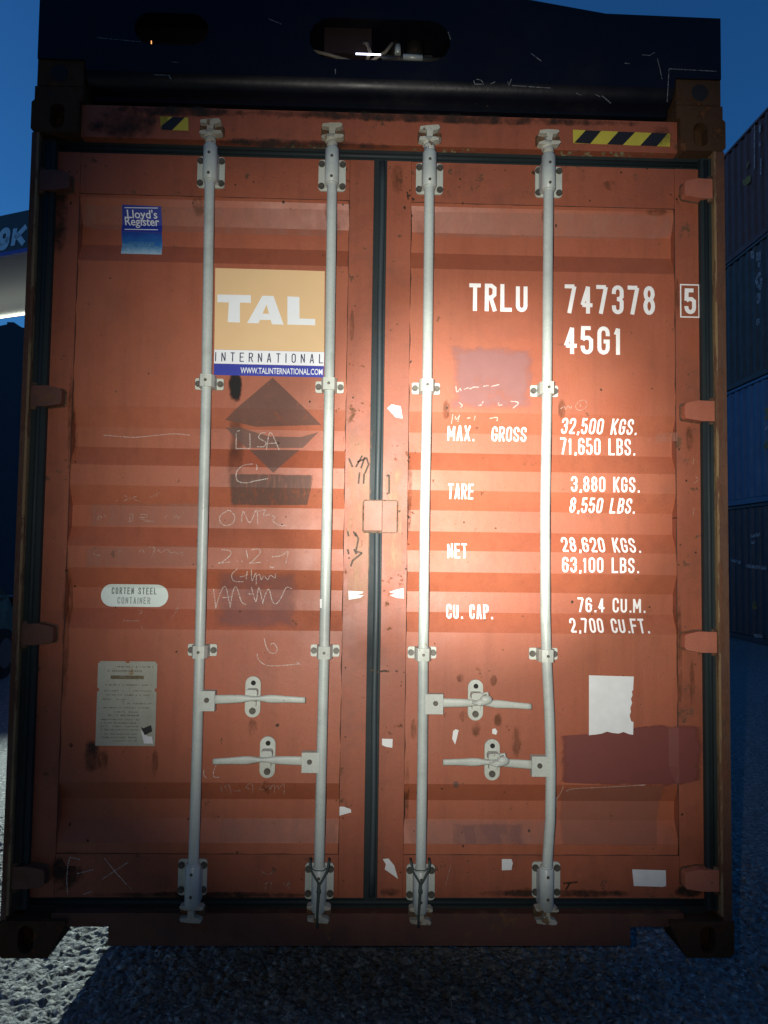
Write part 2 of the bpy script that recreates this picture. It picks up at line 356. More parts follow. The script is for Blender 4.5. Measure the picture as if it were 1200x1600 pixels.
# posts, header, sill, castings, gaskets
GT = z_at(600, 232); GB = z_at(600, 1422)      # header's lower edge, sill's upper edge
for s, lx in ((-1, LX0), (1, RX1)):
    xin = s*(HW-(0.030 if s < 0 else 0.043))
    b = B(); a, c = sorted((s*(HW-0.004), xin+s*0.0085)); b.box(a, c, 0.004, 0.10, Z0+0.118, Z0+HT-0.118); b.bevel(0.006); part(b, 'corner_post', M['post'])
    b = B(); a, c = sorted((xin+s*0.0082, xin)); b.box(a, c, 0.002, 0.10, GB, GT); b.bevel(0.003); part(b, 'post_edge', M['post_lip'])
    a, c = sorted((xin-s*0.0005, lx*(2.616+0.022)/(2.616+FR)+s*0.003))
    b = B(); b.box(a, c, 0.022, FR+0.06, DBOT-0.03, DTOP+0.03); m_ = (a+c)/2
    b.tube([(m_, 0.022, DBOT-0.02), (m_, 0.022, DTOP+0.02)], 0.008); part(b, 'door_gasket', M['gasket'])
b = B(); b.box(LX1+0.0005, RX0-0.0005, FR+0.008, FR+0.055, DBOT-0.01, DTOP+0.01)
part(b, 'door_gasket', M['gasket'])
b = B(); m_ = (LX1+RX0)/2; zz = [DBOT+(DTOP-DBOT)*i/30 for i in range(31)]
b.tube([(m_+0.006+0.0012*math.sin(z*9), FR+0.008, z) for z in zz], 0.0105); part(b, 'gasket_lip', M['gasket_lip'])
b = B(); b.box(-HW+0.06, HW-0.06, FR+0.014, FR+0.058, DTOP+0.0005, GT+0.02)
b.tube([(-HW+0.07, FR+0.014, (DTOP+GT)/2), (HW-0.07, FR+0.014, (DTOP+GT)/2)], 0.010); part(b, 'door_gasket', M['gasket'])
b = B(); b.box(-HW+0.06, HW-0.06, FR+0.014, FR+0.058, GB-0.02, DBOT-0.0005)
b.tube([(-HW+0.07, FR+0.014, (DBOT+GB)/2), (HW-0.07, FR+0.014, (DBOT+GB)/2)], 0.010); part(b, 'door_gasket', M['gasket'])
b = B(); b.box(-HW+0.165, HW-0.165, 0.022, 0.12, GT, Z0+HT-0.004); b.bevel(0.005); part(b, 'door_header', M['orange_frame'])
# sill with the two notches beside the castings
zs0, zn = z_at(600, 1478, 0.02), z_at(120, 1448, 0.02)
z_sill = Z0+0.1185
xl, xr = x_at(169, 1465, 0.02), x_at(985, 1465, 0.02)
b = B(); b.prism([(xl, zs0), (xr, zs0), (xr, zn), (HW-0.217, zn), (HW-0.217, zn+0.001), (HW-0.163, z_sill), (HW-0.163, GB), (-HW+0.163, GB), (-HW+0.163, z_sill), (-HW+0.217, zn+0.001), (-HW+0.217, zn), (xl, zn)], 0.020, 0.13)
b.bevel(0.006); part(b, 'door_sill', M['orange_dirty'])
def casting(s, z, top):
    """corner casting: block with the oval lashing hole in its front face"""
    x_a, x_b = (HW-0.162, HW); zc = z+0.059
    out_ = [(x_a+0.012, z), (x_b-0.012, z), (x_b, z+0.012), (x_b, z+0.106), (x_b-0.012, z+0.118), (x_a+0.002, z+0.118), (x_a, z+0.115), (x_a, z+0.01)]
    if not top: out_ = [(x_a, z), (x_b-0.014, z), (x_b, z+0.014), (x_b, z+0.118), (x_a-0.054, z+0.118), (x_a-0.054, z+0.104)]
    hole = [(x_b-0.089+0.026*math.cos(k*math.pi/8)*1.0, zc+(0.018 if math.sin(k*math.pi/8) > 0 else -0.018)+0.026*math.sin(k*math.pi/8)) for k in range(16)]
    bm = bmesh.new()
    m = lambda p, y: bm.verts.new((s*p[0], y, p[1]))
    import mathutils
    tess = mathutils.geometry.tessellate_polygon([[Vector((p[0], p[1], 0)) for p in out_], [Vector((p[0], p[1], 0)) for p in hole[::-1]]])
    pts = out_+hole[::-1]; fv = [m(p, 0.0) for p in pts]
    for t3 in tess: bm.faces.new([fv[i] for i in t3])
    n = len(out_); bk = [m(p, 0.178) for p in out_]
    for i in range(n): bm.faces.new((fv[i], bk[i], bk[(i+1) % n], fv[(i+1) % n]))
    bm.faces.new(bk)
    h = len(hole); hb = [m(p, 0.05) for p in hole[::-1]]
    for i in range(h): bm.faces.new((fv[n+i], fv[n+(i+1) % h], hb[(i+1) % h], hb[i]))
    bm.faces.new(hb)
    bmesh.ops.recalc_face_normals(bm, faces=bm.faces)
    me = bpy.data.meshes.new('corner_casting'); bm.to_mesh(me); bm.free()
    return me
for s in (-1, 1):
    link('corner_casting', casting(s, Z0+HT-0.118, True), M['casting'], cont, OFF)
    link('corner_casting', casting(s, Z0, False), M['casting'], cont, OFF)
# body behind the doors
b = B()
per = 0.278; n = int((LEN-0.36)/per)
for s in (-1, 1):
    pts = [(s*(HW-0.012), 0.12)]
    for i in range(n):
        y = 0.2+i*per; pts += [(s*(HW-0.012), y+0.07), (s*(HW-0.048), y+0.138), (s*(HW-0.048), y+0.208), (s*(HW-0.012), y+0.277)]
    pts.append((s*(HW-0.012), LEN-0.06))
    vt = [b.bm.verts.new((x, y, Z0+HT-0.09)) for x, y in pts]; vb = [b.bm.verts.new((x, y, Z0+0.15)) for x, y in pts]
    for i in range(len(pts)-1): b.bm.faces.new((vt[i], vt[i+1], vb[i+1], vb[i]))
part(b, 'side_wall', M['orange'])
b = B(); b.box(-HW+0.05, HW-0.05, 0.13, LEN-0.05, Z0+HT-0.06, Z0+HT-0.025); part(b, 'roof', M['orange'])
b = B(); b.box(-HW+0.03, HW-0.03, 0.135, LEN-0.05, Z0+0.13, Z0+0.16)
for i in range(36): b.box(-HW+0.05, HW-0.05, 0.35+i*0.325, 0.40+i*0.325, Z0+0.02, Z0+0.129)
part(b, 'underframe', M['casting'])
for s in (-1, 1):
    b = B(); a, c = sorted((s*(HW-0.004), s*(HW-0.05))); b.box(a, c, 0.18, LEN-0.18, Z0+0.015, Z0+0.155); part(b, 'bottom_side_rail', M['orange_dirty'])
    b = B(); b.box(a, c, 0.18, LEN-0.18, Z0+HT-0.10, Z0+HT-0.02); part(b, 'top_side_rail', M['orange_frame'])
b = B(); b.box(-HW+0.01, HW-0.01, LEN-0.06, LEN, Z0, Z0+HT); part(b, 'front_wall', M['orange'])
b = B(); b.box(-HW+0.06, HW-0.06, 0.105, 0.128, Z0+0.15, Z0+HT-0.12); part(b, 'door_lining', M['black'])

def rrect(cx, cz, w_, h_, r, n=4):
    pts = []
    for sx, sz, a0 in ((1, 1, 0), (-1, 1, 90), (-1, -1, 180), (1, -1, 270)):
        for k in range(n+1):
            a = R(a0+90*k/n); pts.append((cx+sx*(w_/2-r)+r*math.cos(a), cz+sz*(h_/2-r)+r*math.sin(a)))
    return pts[::-1]
# hinges
def hinge(side, py):
    px = 1088 if side > 0 else 85-(py-300)*0.036
    c = W(px, py, 0.02); s = side; z = c.z
    tip = x_at(1063, py) if s > 0 else x_at(103-(py-620)*0.036, py)
    root = s*(HW-(0.034 if s < 0 else 0.046))
    h = 0.037
    pts = [(tip+s*0.006, z-h*0.72), (tip, z-h*0.5), (tip, z+h*0.5), (tip+s*0.006, z+h*0.74), (tip+s*0.05, z+h), (root, z+h*0.95), (root, z-h*0.95), (tip+s*0.06, z-h*0.95)]
    if s > 0: pts = pts[::-1]
    b = B(); b.prism(pts, 0.007, FR+0.01); b.bevel(0.006, 3)
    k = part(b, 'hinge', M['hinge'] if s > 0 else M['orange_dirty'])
    b = B(); g_ = 0.004; b.prism([(p_[0]+(-g_ if (p_[0]-c.x) < 0 else g_)*(1 if abs(p_[0]-root) > .002 else 0), p_[1]+(g_ if p_[1] > z else -g_)) for p_ in pts], FR-0.004, FR-0.0007); b.out('hinge_rim', M['keeper'], k)
    b = B(); b.tube([(root-s*0.004, 0.022, z-h*1.25), (root-s*0.004, 0.022, z+h*1.25)], 0.0145); b.out('hinge_pin', M['keeper'], k)
for py in (297, 643, 1003, 1374): hinge(1, py)
for py in (284, 620, 991, 1370): hinge(-1, py)
# the lug plate of the right leaf that laps over the left one
p = W(594, 806, 0.02); x0_, x1_ = x_at(569, 806, 0.02), x_at(620, 806, 0.02); zt, zb = z_at(594, 783, 0.02), z_at(594, 830, 0.02)
b = B(); b.box(x0_, x0_+(x1_-x0_)*0.54, 0.012, FR+0.006, zb+0.002, zt); b.box(x0_+(x1_-x0_)*0.54+0.0025, x1_, 0.028, FR-0.0005, zb-0.003, zt+0.001); b.bevel(0.007, 3)
b2 = B(); b2.prism(rrect((x0_+x1_)/2, (zt+zb)/2, x1_-x0_+0.012, zt-zb+0.012, 0.010), FR-0.004, FR-0.0006); part(b2, 'plate_rim', M['keeper'])
part(b, 'lap_plate', steel_paint('worn_pale_orange', (0.26, 0.125, 0.085), (0.22, 0.085, 0.052), 0.62, rust=0.08, dirt=0.25, streak=0.4))

# bolts share one mesh
b = B(); b.tube([(0, 0.002, 0), (0, -0.004, 0)], 0.0115, 12); b.tube([(0, -0.0035, 0), (0, -0.010, 0)], 0.0085, 6); bolt_me = b.out('bolt', M['bolt']).data
bpy.data.objects.remove(bpy.data.objects['bolt'])
b = B(); b.tube([(0, 0.002, 0), (0, -0.002, 0)], 0.0052, 10); pin_me = b.out('pin', M['bolt']).data
bpy.data.objects.remove(bpy.data.objects['pin'])
def bolt(parent, x, y, z, me=bolt_me, name='bolt', sc=1.0):
    o = bpy.data.objects.new(name, me); COL.objects.link(o); o.parent = parent; o.location = (x, y, z); o.rotation_euler = (0, random.uniform(0, 1), 0)
    o.scale = (sc,)*3
    return o
bars = [  # pixel runs of the bars' axes
    [(329, 222), (327, 310), (323, 600), (318, 800), (312, 1015), (307, 1180), (302, 1340), (300, 1402)],
    [(519, 228), (518, 310), (514, 606), (511, 800), (507, 1016), (503, 1180), (499, 1340), (498, 1402)],
    [(671, 232), (671, 310), (667, 608), (663, 800), (661, 1019), (660, 1180), (658, 1340), (657, 1405)],
    [(857, 238), (857, 310), (855, 610), (852, 800), (852, 960), (854, 1030), (858, 1120), (860, 1200), (859, 1280), (855, 1340), (853, 1405)]]
tops = [(330, 270), (519, 275), (671, 280), (857, 285)]
clamps = [[(324, 601), (312, 1015)], [(515, 606), (507, 1016)], [(667, 608), (661, 1019)], [(854, 612), (852, 1021)]]
bots = [(301, 1370), (499, 1376), (657, 1378), (853, 1374)]
def barx(i, z):
    P3 = [W(a, c, BY) for a, c in bars[i]]
    for p, q in zip(P3, P3[1:]):
        if p.z >= z >= q.z: return p.x+(q.x-p.x)*(p.z-z)/(p.z-q.z)
    return (P3[0] if z > P3[0].z else P3[-1]).x
for i in range(4):
    P3 = [W(a, c, BY) for a, c in bars[i]]
    path = []
    for p, q in zip(P3, P3[1:]):
        path += [p.lerp(q, k/4) + Vector((0.0012*math.sin(2.1*p.lerp(q, k/4).z+i*2), 0.001*math.sin(3*p.lerp(q, k/4).z+i), 0)) for k in range(4)]
    path.append(P3[-1])
    b = B(); b.tube(path, 0.0172, 20)
    bar = part(b, 'locking_bar', M['bar'])
    if i == 3: bar['label'] = 'bent pale locking bar nearest the right hinges'
    for which, (px, py) in (('t', tops[i]), ('b', bots[i])):
        c = W(px, py, FR-0.004); cx = c.x; cz = c.z
        b = B(); hgt = 0.112 if which == 't' else 0.118
        b.prism(rrect(cx, cz, 0.096, hgt, 0.012), FR-0.007, FR-0.0005); b.bevel(0.002, 1)
        br = part(b, 'lock_bracket', M['bracket'])
        for sx in (-1, 1):
            for sz in (-1, 1): bolt(br, cx+sx*0.037, FR-0.008, cz+sz*0.040)
        bx = barx(i, cz); up = 0.070 if which == 't' else 0.060; dn = 0.052 if which == 't' else 0.074
        b = B(); b.tube([(bx, BY, cz-dn), (bx, BY, cz-dn+0.002), (bx, BY, cz+up-0.002), (bx, BY, cz+up)], [0.0225, 0.0245, 0.0245, 0.0225], 22)
        b.box(bx-0.024, bx+0.024, BY, FR-0.006, cz-dn+0.006, cz+up-0.02)
        b.tube([(bx, BY, cz+up-0.004), (bx, BY, cz+up+0.006)], 0.0205, 20); b.tube([(bx, BY, cz-dn-0.006), (bx, BY, cz-dn+0.004)], 0.0200, 20)
        b.out('sleeve', M['bar'], br)
        for dz in (0.036, -0.036): bolt(br, bx, BY-0.0240, cz+dz, pin_me, 'pin')
    for px, py in clamps[i]:
        c = W(px, py, FR); bx = barx(i, c.z); cz = c.z
        b = B(); b.prism(rrect(bx, cz, 0.098, 0.040, 0.006), FR-0.008, FR-0.0005)
        o_ = [(bx-0.026, FR-0.006), (bx-0.026, BY), (bx-0.019, BY-0.019), (bx, BY-0.0245), (bx+0.019, BY-0.019), (bx+0.026, BY), (bx+0.026, FR-0.006)]
        a = [b.bm.verts.new((x, y, cz-0.021)) for x, y in o_]; d = [b.bm.verts.new((x, y, cz+0.021)) for x, y in o_]
        for k in range(len(o_)-1): b.bm.faces.new((a[k], a[k+1], d[k+1], d[k]))
        b.bm.faces.new(a); b.bm.faces.new(d[::-1]); b.bm.faces.new((a[0], d[0], d[-1], a[-1]))
        b.bevel(0.003, 2); k = part(b, 'bar_clamp', M['bracket'])
        for sx in (-1, 1): bolt(k, bx+sx*0.038, FR-0.009, cz, sc=0.95)
        bolt(k, bx, BY-0.0245, cz, pin_me, 'pin')
    # cam ends and keepers
    for sgn, end in ((1, P3[0]), (-1, P3[-1])):
        x, z = end.x, end.z
        b = B(); b.tube([(x, BY, z-sgn*0.02), (x, BY, z+sgn*0.012), (x, BY+0.004, z+sgn*0.022), (x, BY+0.006, z+sgn*0.075)], [0.0185, 0.0185, 0.014, 0.0125], 14)
        b.tube([(x-0.004, BY+0.006, z+sgn*0.012), (x-0.004, BY+0.006, z+sgn*0.036)], [0.019, 0.024], 14)
        def wing(pts): b.prism([(x+p_[0], z+sgn*p_[1]) for p_ in pts], BY-0.014, BY+0.016)
        jt = random.uniform(-0.003, 0.003)
        wing([(-0.038, 0.026), (-0.034, 0.033+jt), (-0.014, 0.037), (0.014, 0.036), (0.036, 0.036), (0.041, 0.031), (0.034, 0.024), (0.012, 0.022), (-0.012, 0.020), (-0.032, 0.022)])
        wing([(-0.010, 0.034), (-0.011, 0.060), (-0.036, 0.062), (-0.033, 0.072), (-0.006, 0.076), (0.030, 0.078+jt), (0.036, 0.070), (0.028, 0.062), (0.012, 0.058), (0.009, 0.034)])
        b.bevel(0.0035, 2, 30)
        part(b, 'cam_end', M['cam'])
        b = B(); f0, f1 = -0.004, 0.024
        zc = z+sgn*0.050
        b.box(x-0.040, x-0.014, f0+0.004, f1, zc-0.014, zc+0.016); b.bevel(0.007, 3); part(b, 'cam_keeper', M['keeper'])
        b = B(); b.box(x+0.016, x+0.042, f0+0.006, f1, zc-0.016, zc+0.012); b.bevel(0.007, 3); part(b, 'cam_keeper', M['keeper'])

# handles and their catches
def handle(i, hub, tip, catch, bend, latch):
    h0, t0, c0 = W(*hub, -0.012), W(*tip, -0.012), W(*catch, FR-0.02)
    s = 1 if t0.x > h0.x else -1; bx = barx(i, h0.z)
    b = B(); xa, xb = sorted((bx+s*0.006, h0.x+s*0.026)); b.box(xa, xb, -0.024, 0.006, h0.z-0.036, h0.z+0.030); b.bevel(0.006, 2)
    hubo = part(b, 'handle_hub', M['bracket']); 
    bolt(hubo, h0.x, -0.0245, h0.z, sc=0.75)
    # the handle: rounded flat bar pinched where it crosses the catch
    b = B(); n = 22; rings = []
    for k in range(n+1):
        u = k/n; p = h0.lerp(t0, u); p.x = h0.x+s*0.022+(t0.x-h0.x-s*0.022)*u
        cu = (c0.x-h0.x)/(t0.x-h0.x); g = math.exp(-((u-cu)/0.10)**2)
        hh = (0.0150*(1-u)+0.0098*u)*(1-0.42*g)+0.002*math.exp(-((u-cu-0.2)/0.1)**2); th = 0.006+0.007*g+0.0015*math.exp(-((u-cu+0.18)/0.1)**2)
        zc = p.z+bend*math.sin(u*math.pi)*0.004
        yc = -0.012+0.006*g
        rings.append([b.bm.verts.new((p.x, yc+th*math.sin(a)*1.0, zc+hh*math.copysign(abs(math.cos(a))**0.6, math.cos(a)))) for a in [q*2*math.pi/14 for q in range(14)]])
    for r1, r2 in zip(rings, rings[1:]):
        for q in range(14): b.bm.faces.new((r1[q], r1[(q+1) % 14], r2[(q+1) % 14], r2[q])).smooth = True
    b.bm.faces.new(rings[0]); b.bm.faces.new(rings[-1][::-1])
    part(b, 'door_handle', M['bracket'])
    # two shallow ribs on the grip
    cz = W(catch[0], catch[1], FR).z; cx = W(catch[0], catch[1], FR-0.01).x
    b = B(); b.prism(rrect(cx, cz, 0.052, 0.138, 0.0255, 6), FR-0.010, FR-0.0005); b.bevel(0.003, 2); ct = part(b, 'handle_catch', M['bracket'])
    bolt(ct, cx, FR-0.010, cz-0.047, sc=1.0)
    b = B(); b.tube([(cx+0.001, FR-0.009, cz+0.047), (cx+0.001, FR-0.0115, cz+0.047)], 0.0085, 12); b.out('lock_hole', M['black'], ct)
    b = B(); b.prism(rrect(cx, cz+0.018, 0.038, 0.024, 0.008), -0.004, FR-0.009); b.prism(rrect(cx, cz-0.019, 0.028, 0.018, 0.003), 0.010, FR-0.009); b.bevel(0.006, 3)
    b.out('cradle', M['bracket'], ct)
    if latch:
        b = B(); b.ball((cx+0.027, -0.024, cz+0.012), (0.022, 0.012, 0.016)); b.ball((cx+0.012, -0.026, cz+0.004), (0.024, 0.011, 0.011))
        b.tube([(cx-0.02, -0.024, cz+0.004), (cx+0.005, -0.032, cz-0.002), (cx+0.034, -0.026, cz+0.018), (cx+0.032, -0.02, cz+0.034), (cx+0.015, -0.02, cz+0.03)], 0.005, 8)
        b.out('swivel_latch', M['bracket'], ct)
handle(0, (324, 1093), (477, 1094), (395, 1088), 1, False)
handle(1, (484, 1189), (333, 1190), (418, 1182), 1, False)
handle(2, (680, 1098), (830, 1104), (743, 1093), 1, True)
handle(3, (842, 1195), (692, 1191), (769, 1186), 1, True)

# cords looped round the lower brackets of the two middle bars: each a thing of its own
def cord(px, label):
    k = empty('cord', W(px, 1380, -0.04)); k.location = W(px, 1380, -0.04)
    L = Vector(k.location)
    b = B(); c = W(px, 1350, -0.034)
    b.tube([p-L for p in [c+Vector((-0.031, 0.035, 0.004)), c+Vector((-0.030, 0.0, 0.0)), c+Vector((-0.026, 0, -0.022)), c+Vector((-0.008, -0.004, -0.050)), c+Vector((0, -0.006, -0.062))]], 0.0038, 8)
    b.tube([p-L for p in [c+Vector((0.031, 0.035, 0.004)), c+Vector((0.030, 0, 0.002)), c+Vector((0.027, 0, -0.020)), c+Vector((0.010, -0.004, -0.052)), c+Vector((0.001, -0.007, -0.064))]], 0.0042, 8)
    b.tube([p-L for p in [c+Vector((-0.029, 0.0, -0.012)), c+Vector((-0.015, -0.010, -0.017)), c+Vector((0.012, -0.010, -0.018)), c+Vector((0.029, 0, -0.012))]], 0.0018, 6)
    b.out('loop', M['rope'], k)
    b = B(); b.tube([p-L for p in [c+Vector((0, -0.006, -0.060)), c+Vector((-0.001, -0.006, -0.10)), c+Vector((-0.004, 0.0, -0.16)), c+Vector((-0.004, 0.012, -0.21))]], [0.0060, 0.0052, 0.0042, 0.0036], 8)
    b.ball(c+Vector((0, -0.007, -0.085))-L, (0.008, 0.007, 0.012))
    b.out('tail', M['rope'], k)
    tag(k, label, 'cord', 'dark cords looped over the lower bar brackets')
cord(499, 'dark cord looped on the foot of the locking bar just left of the centre gasket')
cord(657, 'dark cord looped on the foot of the locking bar just right of the centre gasket')

# ------------------------------------------------------------------ print, lettering and marks that follow the corrugation
def decal(name, polys, mat, off, parent=None, follow=None, label=None, ysurf=None):
    bm = bmesh.new(); lay = bm.verts.layers.float.new('lift')
    for k_, q in enumerate(polys):      # each stroke lies a hair above the one before it
        vs_ = [bm.verts.new((p[0], 0, p[1])) for p in q]
        for v in vs_: v[lay] = (k_ % 13)*0.00007
        bm.faces.new(vs_)
    xs = [v.co.x for v in bm.verts]; zs = [v.co.z for v in bm.verts]
    if ysurf is None:
        cuts = [z for z, d in prof if min(zs) < z < max(zs)]
        for z in cuts:
            bmesh.ops.bisect_plane(bm, geom=bm.verts[:]+bm.edges[:]+bm.faces[:], plane_co=(0, 0, z), plane_no=(0, 0, 1), dist=1e-5)
        if max(xs)-min(xs) > 0.12:
            k = int((max(xs)-min(xs))/0.06)
            for i in range(1, k):
                bmesh.ops.bisect_plane(bm, geom=bm.verts[:]+bm.edges[:]+bm.faces[:], plane_co=(min(xs)+(max(xs)-min(xs))*i/k, 0, 0), plane_no=(1, 0, 0), dist=1e-5)
        if max(zs)-min(zs) > 0.12:
            k = int((max(zs)-min(zs))/0.06)
            for i in range(1, k):
                bmesh.ops.bisect_plane(bm, geom=bm.verts[:]+bm.edges[:]+bm.faces[:], plane_co=(0, 0, min(zs)+(max(zs)-min(zs))*i/k), plane_no=(0, 0, 1), dist=1e-5)
        for x in (LP0, LP1, RP0, RP1):
            if min(xs) < x < max(xs):
                bmesh.ops.bisect_plane(bm, geom=bm.verts[:]+bm.edges[:]+bm.faces[:], plane_co=(x, 0, 0), plane_no=(1, 0, 0), dist=1e-5)
    for v in bm.verts: v.co.y = (surf(v.co.x, v.co.z) if ysurf is None else ysurf)-off-v[lay]
    for f in bm.faces:
        if f.normal.y > 0: f.normal_flip()
    bm.normal_update()
    for f in bm.faces:
        if f.normal.y > 0: f.normal_flip()
    me = bpy.data.meshes.new(name); bm.to_mesh(me); bm.free()
    o = link(name, me, mat, parent or cont, OFF if not parent else None)
    if label: o['label'] = label
    return o
def Q(px, py, y=None):
    """photo point -> (x, z) on the door's own surface"""
    p = W(px, py, DO if y is None else y)
    if y is None:
        for _ in range(3): p = W(px, py, surf(p.x, p.z))
    return (p.x, p.z)
def QP(pts, y=None): return [Q(a, c, y) for a, c in pts]
def ribbon(pts, t, closed=False):
    """polyline -> quads of constant width with mitred joints"""
    P2 = [Vector((p[0], p[1])) for p in pts]; n = len(P2)
    if not closed:                      # a sharp turn starts a new stroke
        for i in range(1, n-1):
            u, v = (P2[i]-P2[i-1]).normalized(), (P2[i+1]-P2[i]).normalized()
            if u.dot(v) < -0.15: return ribbon([tuple(p) for p in P2[:i+1]], t)+ribbon([tuple(p) for p in P2[i:]], t)
    L_, R_ = [], []
    for i in range(n):
        a = P2[(i-1) % n] if closed or i > 0 else None; c = P2[(i+1) % n] if closed or i < n-1 else None
        d1 = (P2[i]-a).normalized() if a is not None else None; d2 = (c-P2[i]).normalized() if c is not None else None
        if d1 is None: d1 = d2
        if d2 is None: d2 = d1
        nn = Vector((-d1.y-d2.y, d1.x+d2.x))
        if nn.length < 1e-6: nn = Vector((-d1.y, d1.x))
        nn.normalize(); k = max(0.5, nn.dot(Vector((-d1.y, d1.x))))
        L_.append(P2[i]+nn*t/2/k); R_.append(P2[i]-nn*t/2/k)
    m = n if closed else n-1
    return [[L_[i], L_[(i+1) % n], R_[(i+1) % n], R_[i]] for i in range(m)]
def arc(cx, cy, rx, ry, a0, a1, n=7): return [(cx+rx*math.cos(R(a0+(a1-a0)*k/n)), cy+ry*math.sin(R(a0+(a1-a0)*k/n))) for k in range(n+1)]
def glyph(ch, w_, h):
    """centre lines of one condensed stencil-gothic character in a w x h box -> (polylines, closed?)"""
    r = w_/2; q = min(r*1.15, h/4)
    top = lambda a0, a1: arc(r, h-q, r, q, a0, a1); bot = lambda a0, a1: arc(r, q, r, q, a0, a1)
    G = {
     '0': [(top(180, 0)+bot(0, -180), 1)], 'O': [(top(180, 0)+bot(0, -180), 1)],
     'C': [([(w_, h*.66)]+top(0, 180)+bot(180, 360)+[(w_, h*.34)], 0)],
     'G': [([(w_, h*.68)]+top(0, 180)+bot(180, 360)+[(w_, h*.46), (w_*.5, h*.46)], 0)],
     'U': [([(0, h)]+bot(180, 360)+[(w_, h)], 0)],
     'J': [([(0, h*.3)]+bot(180, 360)+[(w_, h)], 0)],
     'S': [([(w_, h*.70)]+top(0, 180)+[(0, h*.70), (w_*.15, h*.60), (w_*.85, h*.40), (w_, h*.30)]+bot(0, -180)+[(0, h*.30)], 0)],
     '5': [([(w_*.95, h), (w_*.05, h), (0, h*.52), (w_*.3, h*.60), (w_*.7, h*.60), (w_, h*.5)]+bot(0, -180)+[(0, h*.27)], 0)],
     '3': [([(0, h*.73)]+top(180, 0)+[(w_, h*.62), (w_*.75, h*.54), (w_*.4, h*.53), (w_*.75, h*.51), (w_, h*.42)]+bot(0, -180)+[(0, h*.27)], 0)],
     '8': [(arc(r, h*.76, r*.92, h*.24, 0, 350, 15), 1), (arc(r, h*.27, r, h*.27, 0, 350, 15), 1)],
     '6': [([(w_*.95, h*.74)]+top(0, 180)+bot(180, 360)+[(w_, h*.40)]+arc(r, h*.40, r, q*.9, 0, 180), 0)],
     '9': [([(w_*.05, h*.26)]+bot(180, 360)+top(0, 180)+[(0, h*.6)]+arc(r, h*.58, r, q*.9, 180, 360), 0)],
     '2': [([(0, h*.74)]+top(180, 0)+[(w_, h*.66), (w_*.92, h*.52), (0, 0), (w_, 0)], 0)],
     '4': [([(w_*.72, 0), (w_*.72, h), (0, h*.26), (w_*1.05, h*.26)], 0)],
     '7': [([(0, h), (w_, h), (w_*.38, 0)], 0)],
     '1': [([(w_*.12, h*.82), (w_*.55, h), (w_*.55, 0)], 0)],
     'T': [([(0, h), (w_, h)], 0), ([(r, h), (r, 0)], 0)],
     'L': [([(0, h), (0, 0), (w_, 0)], 0)],
     'E': [([(w_, h), (0, h), (0, 0), (w_, 0)], 0), ([(0, h*.52), (w_*.85, h*.52)], 0)],
     'F': [([(w_, h), (0, h), (0, 0)], 0), ([(0, h*.52), (w_*.85, h*.52)], 0)],
     'I': [([(r, h), (r, 0)], 0)],
     'R': [([(0, 0), (0, h), (w_*.6, h), (w_, h*.9), (w_, h*.62), (w_*.6, h*.5), (0, h*.5)], 0), ([(w_*.5, h*.5), (w_, 0)], 0)],
     'P': [([(0, 0), (0, h), (w_*.6, h), (w_, h*.9), (w_, h*.60), (w_*.6, h*.48), (0, h*.48)], 0)],
     'B': [([(0, h*.5), (0, h), (w_*.6, h), (w_*.95, h*.9), (w_*.95, h*.62), (w_*.6, h*.52), (0, h*.52), (0, 0), (w_*.6, 0), (w_, h*.1), (w_, h*.4), (w_*.6, h*.52)], 0)],
     'K': [([(0, 0), (0, h)], 0), ([(w_, h), (w_*.1, h*.42)], 0), ([(w_*.3, h*.55), (w_, 0)], 0)],
     'A': [([(0, 0), (r*.9, h), (r*1.1, h), (w_, 0)], 0), ([(w_*.15, h*.27), (w_*.85, h*.27)], 0)],
     'X': [([(0, 0), (w_, h)], 0), ([(0, h), (w_, 0)], 0)],
     'M': [([(0, 0), (0, h), (r, h*.25), (w_, h), (w_, 0)], 0)],
     'N': [([(0, 0), (0, h), (w_, 0), (w_, h)], 0)],
     '-': [([(0, h*.45), (w_, h*.45)], 0)],
     '.': [([(r*.8, 0), (r*.8, h*.02)], 0)], ',': [([(r*1.0, h*.04), (r*.7, -h*.08)], 0)],
    }
    return G.get(ch, [])
def lettering(text, x0, x1, z0, z1, stroke, mat, off=0.0022, gap=0.34, name='lettering', parent=None, ysurf=None):
    """text set between x0..x1 and z0..z1 on the door"""
    wt = {'.': .42, ',': .42, ' ': .75, '1': .62, 'I': .35, 'M': 1.25}
    ws = [wt.get(c, 1.0) for c in text]; tot = sum(ws)+gap*(len(text)-1); u = (x1-x0)/tot
    h = z1-z0-stroke; x = x0; last = None
    for c, k in zip(text, ws):
        polys = []
        cw = u*k-stroke
        if c in '.,': cw = u*k*0.8
        for pl, cl in glyph(c, max(cw, 0.001), h):
            if not cl and len(pl) > 1 and c not in 'CGS3569O08UJ':
                a0, a1 = Vector(pl[0]), Vector(pl[1]); b0, b1 = Vector(pl[-1]), Vector(pl[-2])
                pl = [tuple(a0+(a0-a1).normalized()*stroke*0.48)]+list(pl[1:-1])+[tuple(b0+(b0-b1).normalized()*stroke*0.48)]
            rb = ribbon(pl, stroke, cl)
            polys += [[(p[0]+x+stroke/2, p[1]+z0+stroke/2) for p in q] for q in rb]
        x += u*(k+gap)
        if polys: last = decal('letter', polys, mat, off, parent, ysurf=ysurf)
    return last
def text_px(text, l, r, t, b_, stroke, mat=None, gap=0.34, **kw):
    """rectangle given in photo points: left, right, top, bottom"""
    cy, cx = (t+b_)/2, (l+r)/2
    xa, xb = Q(l, cy)[0], Q(r, cy)[0]; zt_, zb_ = Q(cx, t)[1], Q(cx, b_)[1]
    return lettering(text, xa, xb, zb_, zt_, stroke, mat or M['white'], gap=gap, **kw)
